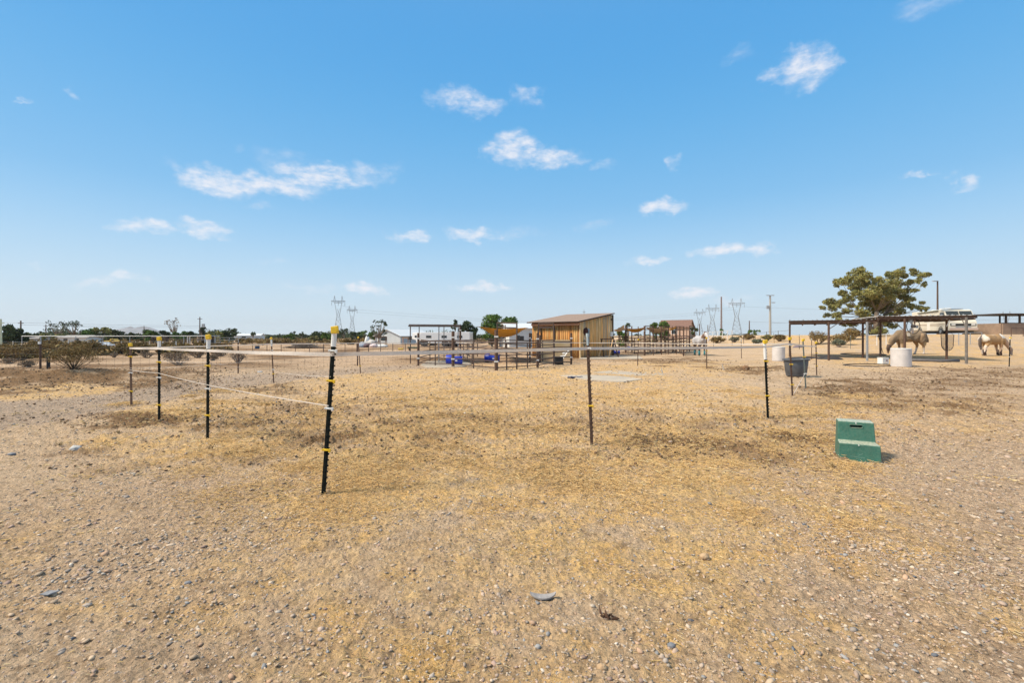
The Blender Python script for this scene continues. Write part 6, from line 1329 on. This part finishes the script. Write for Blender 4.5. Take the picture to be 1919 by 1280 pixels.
wires('high voltage lines rising right from the shed to the right pylons', [(Q(1000, 605, 520), Q(1311, 586, 560)), (Q(1000, 608, 520), Q(1311, 590, 560)), (Q(1311, 586, 560), Q(1380, 574, 460)), (Q(1335, 583, 500), Q(1380, 580, 460)), (Q(1380, 574, 460), Q(1886, 588, 520))], .09, M_tower, .004)
M_wood = mat('pole_wood', (.13, .09, .07, 1), .85, var=.2, scale=4)
def pole(label, px, D, ty, r, m=M_wood, arm=0, lamps=(), base=None, name='utility_pole', cat='utility pole'):
    q = A(px, D); h = ZY(ty, D)-q.z; o = thing(name, label, cat, q, 0, 'poles on the plain'); MB().tube([(0, 0, -.2), (0, 0, h)], [r*1.2, r*.8], 8).build('pole_shaft', m, o)
    if arm: MB().box((0, 0, h-.5), (arm, .12, .12)).build('crossarm', m, o)
    for (dx, dz, sx, sz) in lamps: MB().box((dx/2, 0, h+dz), (abs(dx)+.05, .06, .06)).box((dx, 0, h+dz), (sx, .3, sz)).build('lamp_head', M_galv, o, bevel=.02)
    return o
pole('dark wooden utility pole beyond the far left house', 39, 90, 601, .13, arm=1.0)
pole('pale pole at the very left edge of the picture', 1.5, 60, 598, .12, m=mat('pale_green_paint', (.55, .58, .40, 1), .6), arm=.8)
pole('thin utility pole beside the left bare tree', 86, 130, 608, .12, arm=1.2)
pole('thin utility pole standing in front of the blue mountains', 270, 150, 611, .13)
pole('utility pole with small transformer rising above the small stable', 374.5, 120, 594, .14, arm=1.2, lamps=((.9, -2.2, .7, .9),))
pole('tall bare brown steel pole in front of the faint pylons', 1351.8, 120, 556, .22, m=mat('brown_grey_steel', (.22, .17, .16, 1), .6))
pole('tall pale utility pole with twin lamp heads and transformer left of the shelter', 1443.3, 75, 553.5, .16, m=mat('pale_concrete_pole', (.36, .34, .31, 1), .8), lamps=((.35, 0, .5, .1), (-.35, 0, .5, .1), (.55, -1.15, .4, .12), (-.35, -1.9, .4, .5)))
pole('thin dark pole between the pylons and the twin lamp pole', 1404.3, 110, 601, .13)
pole('tall rusty street lamp pole behind the motorhome', 1757, 60, 526, .10, m=M_rust, lamps=((-.35, -.05, .5, .10),), name='street_lamp', cat='street lamp')
pole('thin antenna mast rising behind the shed roof', 1094.5, 90, 580, .05, m=M_galv, arm=.5, name='antenna_mast', cat='antenna')
pole('short dark pole right of the brown roofed house', 1311, 100, 607, .10)
pole('thin short pole between the house and the faint pylons', 1326.5, 110, 609, .09)
wires('thin dark distribution wires crossing above the left trees', [(Q(-60, 603, 90), Q(39, 605, 90)), (Q(39, 605, 90), Q(374, 611, 120)), (Q(39, 609, 90), Q(374, 614, 120)), (Q(86, 611, 130), Q(270, 615, 150))], .022, M_wood, .003)
wires('thin distribution wires right of the tall lamp utility pole', [(Q(1442, 605, 75), Q(1950, 596, 90)), (Q(1404, 603, 110), Q(1560, 606, 110))], .016, M_wood, .004)
# mountains
def mountain(label, pts, D, m):
    b = MB(); n = len(pts); base = []
    for (px, py) in pts: base.append(Q(px, py, D))
    rows = [[Vector((v.x, v.y-0, v.z)) for v in base]]
    for kk, (dy, f) in enumerate(((-120, .55), (-240, .2), (-340, -.05))): rows.append([Vector((v.x*(1+dy/D)+14*math.sin(i*2.1+kk), v.y+dy, v.z*f*(.85+.3*random.random()) if kk < 2 else -5)) for i, v in enumerate(base)])
    rows.insert(0, [Vector((v.x, v.y+150, -5)) for v in base])
    for r_ in rows: b.v += [tuple(v) for v in r_]
    for j in range(len(rows)-1):
        for i in range(n-1): a = j*n+i; b.f.append((a, a+1, a+n+1, a+n))
    o = b.build('mountain', m, smooth=True); return tag(o, kind='structure')
M_mtn = mat('mountain_rock', (.16, .15, .17, 1), .95, scale=.004, col2=(.22, .20, .21, 1))
mountain('', [(150, 631), (185, 621), (200, 618.5), (215, 617), (228, 616), (238, 614), (245, 611.5), (252, 615), (260, 613), (266, 611.5), (278, 613), (288, 616), (300, 620), (318, 631)], 2850, M_mtn)
mountain('', [(388, 631), (398, 625), (405, 621.5), (412, 620.5), (418, 622), (424, 625), (432, 628), (450, 631)], 2850, M_mtn)

# ------------------------------------------------------------------ loose things on the ground
def rock(label, px, py, wpx, seed, m, flat=.55, name='rock'):
    c = G(px, py); r = wpx/2/F*c.y; return lump(name, label, 'rock', (c.x, c.y, c.z+r*flat*.4), (r, r*.8, r*flat), m, seed, .2, 'loose rocks')
M_rt = mat('tan_rock', (.42, .27, .15, 1), .9, scale=20, col2=(.5, .36, .22, 1), bump=.5); M_rg = mat('slate_rock', (.17, .18, .20, 1), .8, scale=20, col2=(.26, .26, .27, 1), bump=.4); M_rp = mat('pale_rock', (.55, .53, .50, 1), .9, scale=15, col2=(.38, .38, .36, 1), bump=.4)
rock('pale flat rock on the dirt left of the dark ridge', 142, 843, 20, 1, M_rp); rock('dark grey rock near the left edge', 22, 856, 12, 2, M_rg); rock('round tan rock in the foreground right of centre', 1320, 1046, 17, 3, M_rt, .8)
rock('slate blue pebble in the lower right foreground', 1258, 1216, 15, 4, M_rg); rock('round brown clod near the centre fence post back line', 1398, 693, 13, 5, mat('brown_clod', (.22, .12, .06, 1), .9, var=.3), .8); rock('ochre rock at the lower right of the curved shard', 1128, 1256, 20, 6, M_rt, .7)
rock('smooth grey pebble below the curved shard', 1008, 1222, 12, 7, mat('smooth_grey_stone', (.32, .31, .30, 1), .7)); rock('dark slate stone in the bottom left foreground', 352, 1096, 13, 8, M_rg, .5); rock('small ochre stone left of the curved shard', 898, 1171, 12, 9, M_rt, .8); rock('dark pebble right of the nearest post', 702, 785, 8, 10, M_rg)
c = G(1018, 1133); b = MB(); n = 14
for k in range(n+1):
    a = PI*1.12+(PI*.80)*k/n; ro = .075; ch = [c.x+ro*math.cos(a), c.y+.055+ro*.8*math.sin(a)]; inn = [ch[0]*.96+c.x*.04, c.y+.046-.004*math.sin(PI*k/n)]
    w_ = math.sin(PI*k/n)
    for (x, y) in (tuple(ch), tuple(inn)): 
        for z in (.008, .016): b.v.append((x, y, c.z+z+.012*(1-w_)))
for k in range(n): i = k*4; b.f += [(i, i+4, i+5, i+1), (i+1, i+5, i+7, i+3), (i+3, i+7, i+6, i+2), (i+2, i+6, i+4, i)]
b.f += [(0, 1, 3, 2), (n*4, n*4+2, n*4+3, n*4+1)]
tag(b.build('curved_shard', mat('grey_plastic_shard', (.24, .22, .21, 1), .6, scale=30, col2=(.36, .33, .31, 1), bump=.2)), 'curved grey crescent shaped shard lying on the gravel', 'shard')
c = G(93, 1118); b = MB(); b.v = [(c.x-.045, c.y-.012, c.z+.008), (c.x+.01, c.y-.022, c.z+.010), (c.x+.052, c.y+.006, c.z+.02), (c.x-.01, c.y+.014, c.z+.016)]; b.v += [(x, y, z+.007) for x, y, z in b.v]; b.f = [(3, 2, 1, 0), (4, 5, 6, 7), (0, 1, 5, 4), (1, 2, 6, 5), (2, 3, 7, 6), (3, 0, 4, 7)]
tag(b.build('slate_shard', M_rg, bevel=.002), 'flat slate grey shard in the lower left foreground', 'shard')
c = G(1140, 1160); v = []
b = MB(); r_ = random.Random(4)
for k in range(9):
    a = r_.uniform(0, 2*PI); l_ = r_.uniform(.02, .045); p = Vector((c.x+r_.gauss(0, .015), c.y+r_.gauss(0, .015), c.z+.006)); d = Vector((math.cos(a), math.sin(a), r_.uniform(.2, 1.1)))*l_; s_ = Vector((-math.sin(a), math.cos(a), 0))*l_*.35
    b.tube([p, p+d*.5+s_*.3, p+d], [.003, l_*.28, .002], 5, sq=.2)
tag(b.build('dead_leaves', mat('dead_leaf', (.07, .035, .02, 1), .9, var=.4)), 'small clump of dark curled dead leaves in the foreground', 'leaves')
for k, (px, by, dx, h_, lb) in enumerate(((1242, 701, -3, 11, 'short pale stake leaning beside the pale pad'), (1357, 694, -4, 11, 'short pale stake leaning right of the back line post'))):
    p = G(px, by); t_ = Q(px+dx, by-h_, p.y); tag(MB().tube([p-Vector((0, 0, .02)), t_], [.02, .015], 6).build('stake', mat('pale_stake', (.5, .47, .43, 1), .8)), lb, 'stake')
p = G(487, 693+5); tag(MB().box((p.x, p.y, p.z+.03), (.16, .10, .05)).build('white_block', M_white, bevel=.012), 'small white block lying on the gravel track', 'block')

# ------------------------------------------------------------------ air
hz = MB().box((0, 0, 34), (6700, 6700, 78)).build('haze', None); tag(hz, 'thin pale haze in the air over the whole plain', 'haze', kind='stuff')
hm = bpy.data.materials.new('haze_air'); hm.use_nodes = True; t = hm.node_tree; t.nodes.clear(); ho = t.nodes.new('ShaderNodeOutputMaterial'); pv = t.nodes.new('ShaderNodeVolumePrincipled')
pv.inputs['Density'].default_value = 0.00014; pv.inputs['Color'].default_value = (.93, .97, 1, 1); pv.inputs['Anisotropy'].default_value = 0.2; t.links.new(pv.outputs[0], ho.inputs['Volume']); hz.data.materials.append(hm)
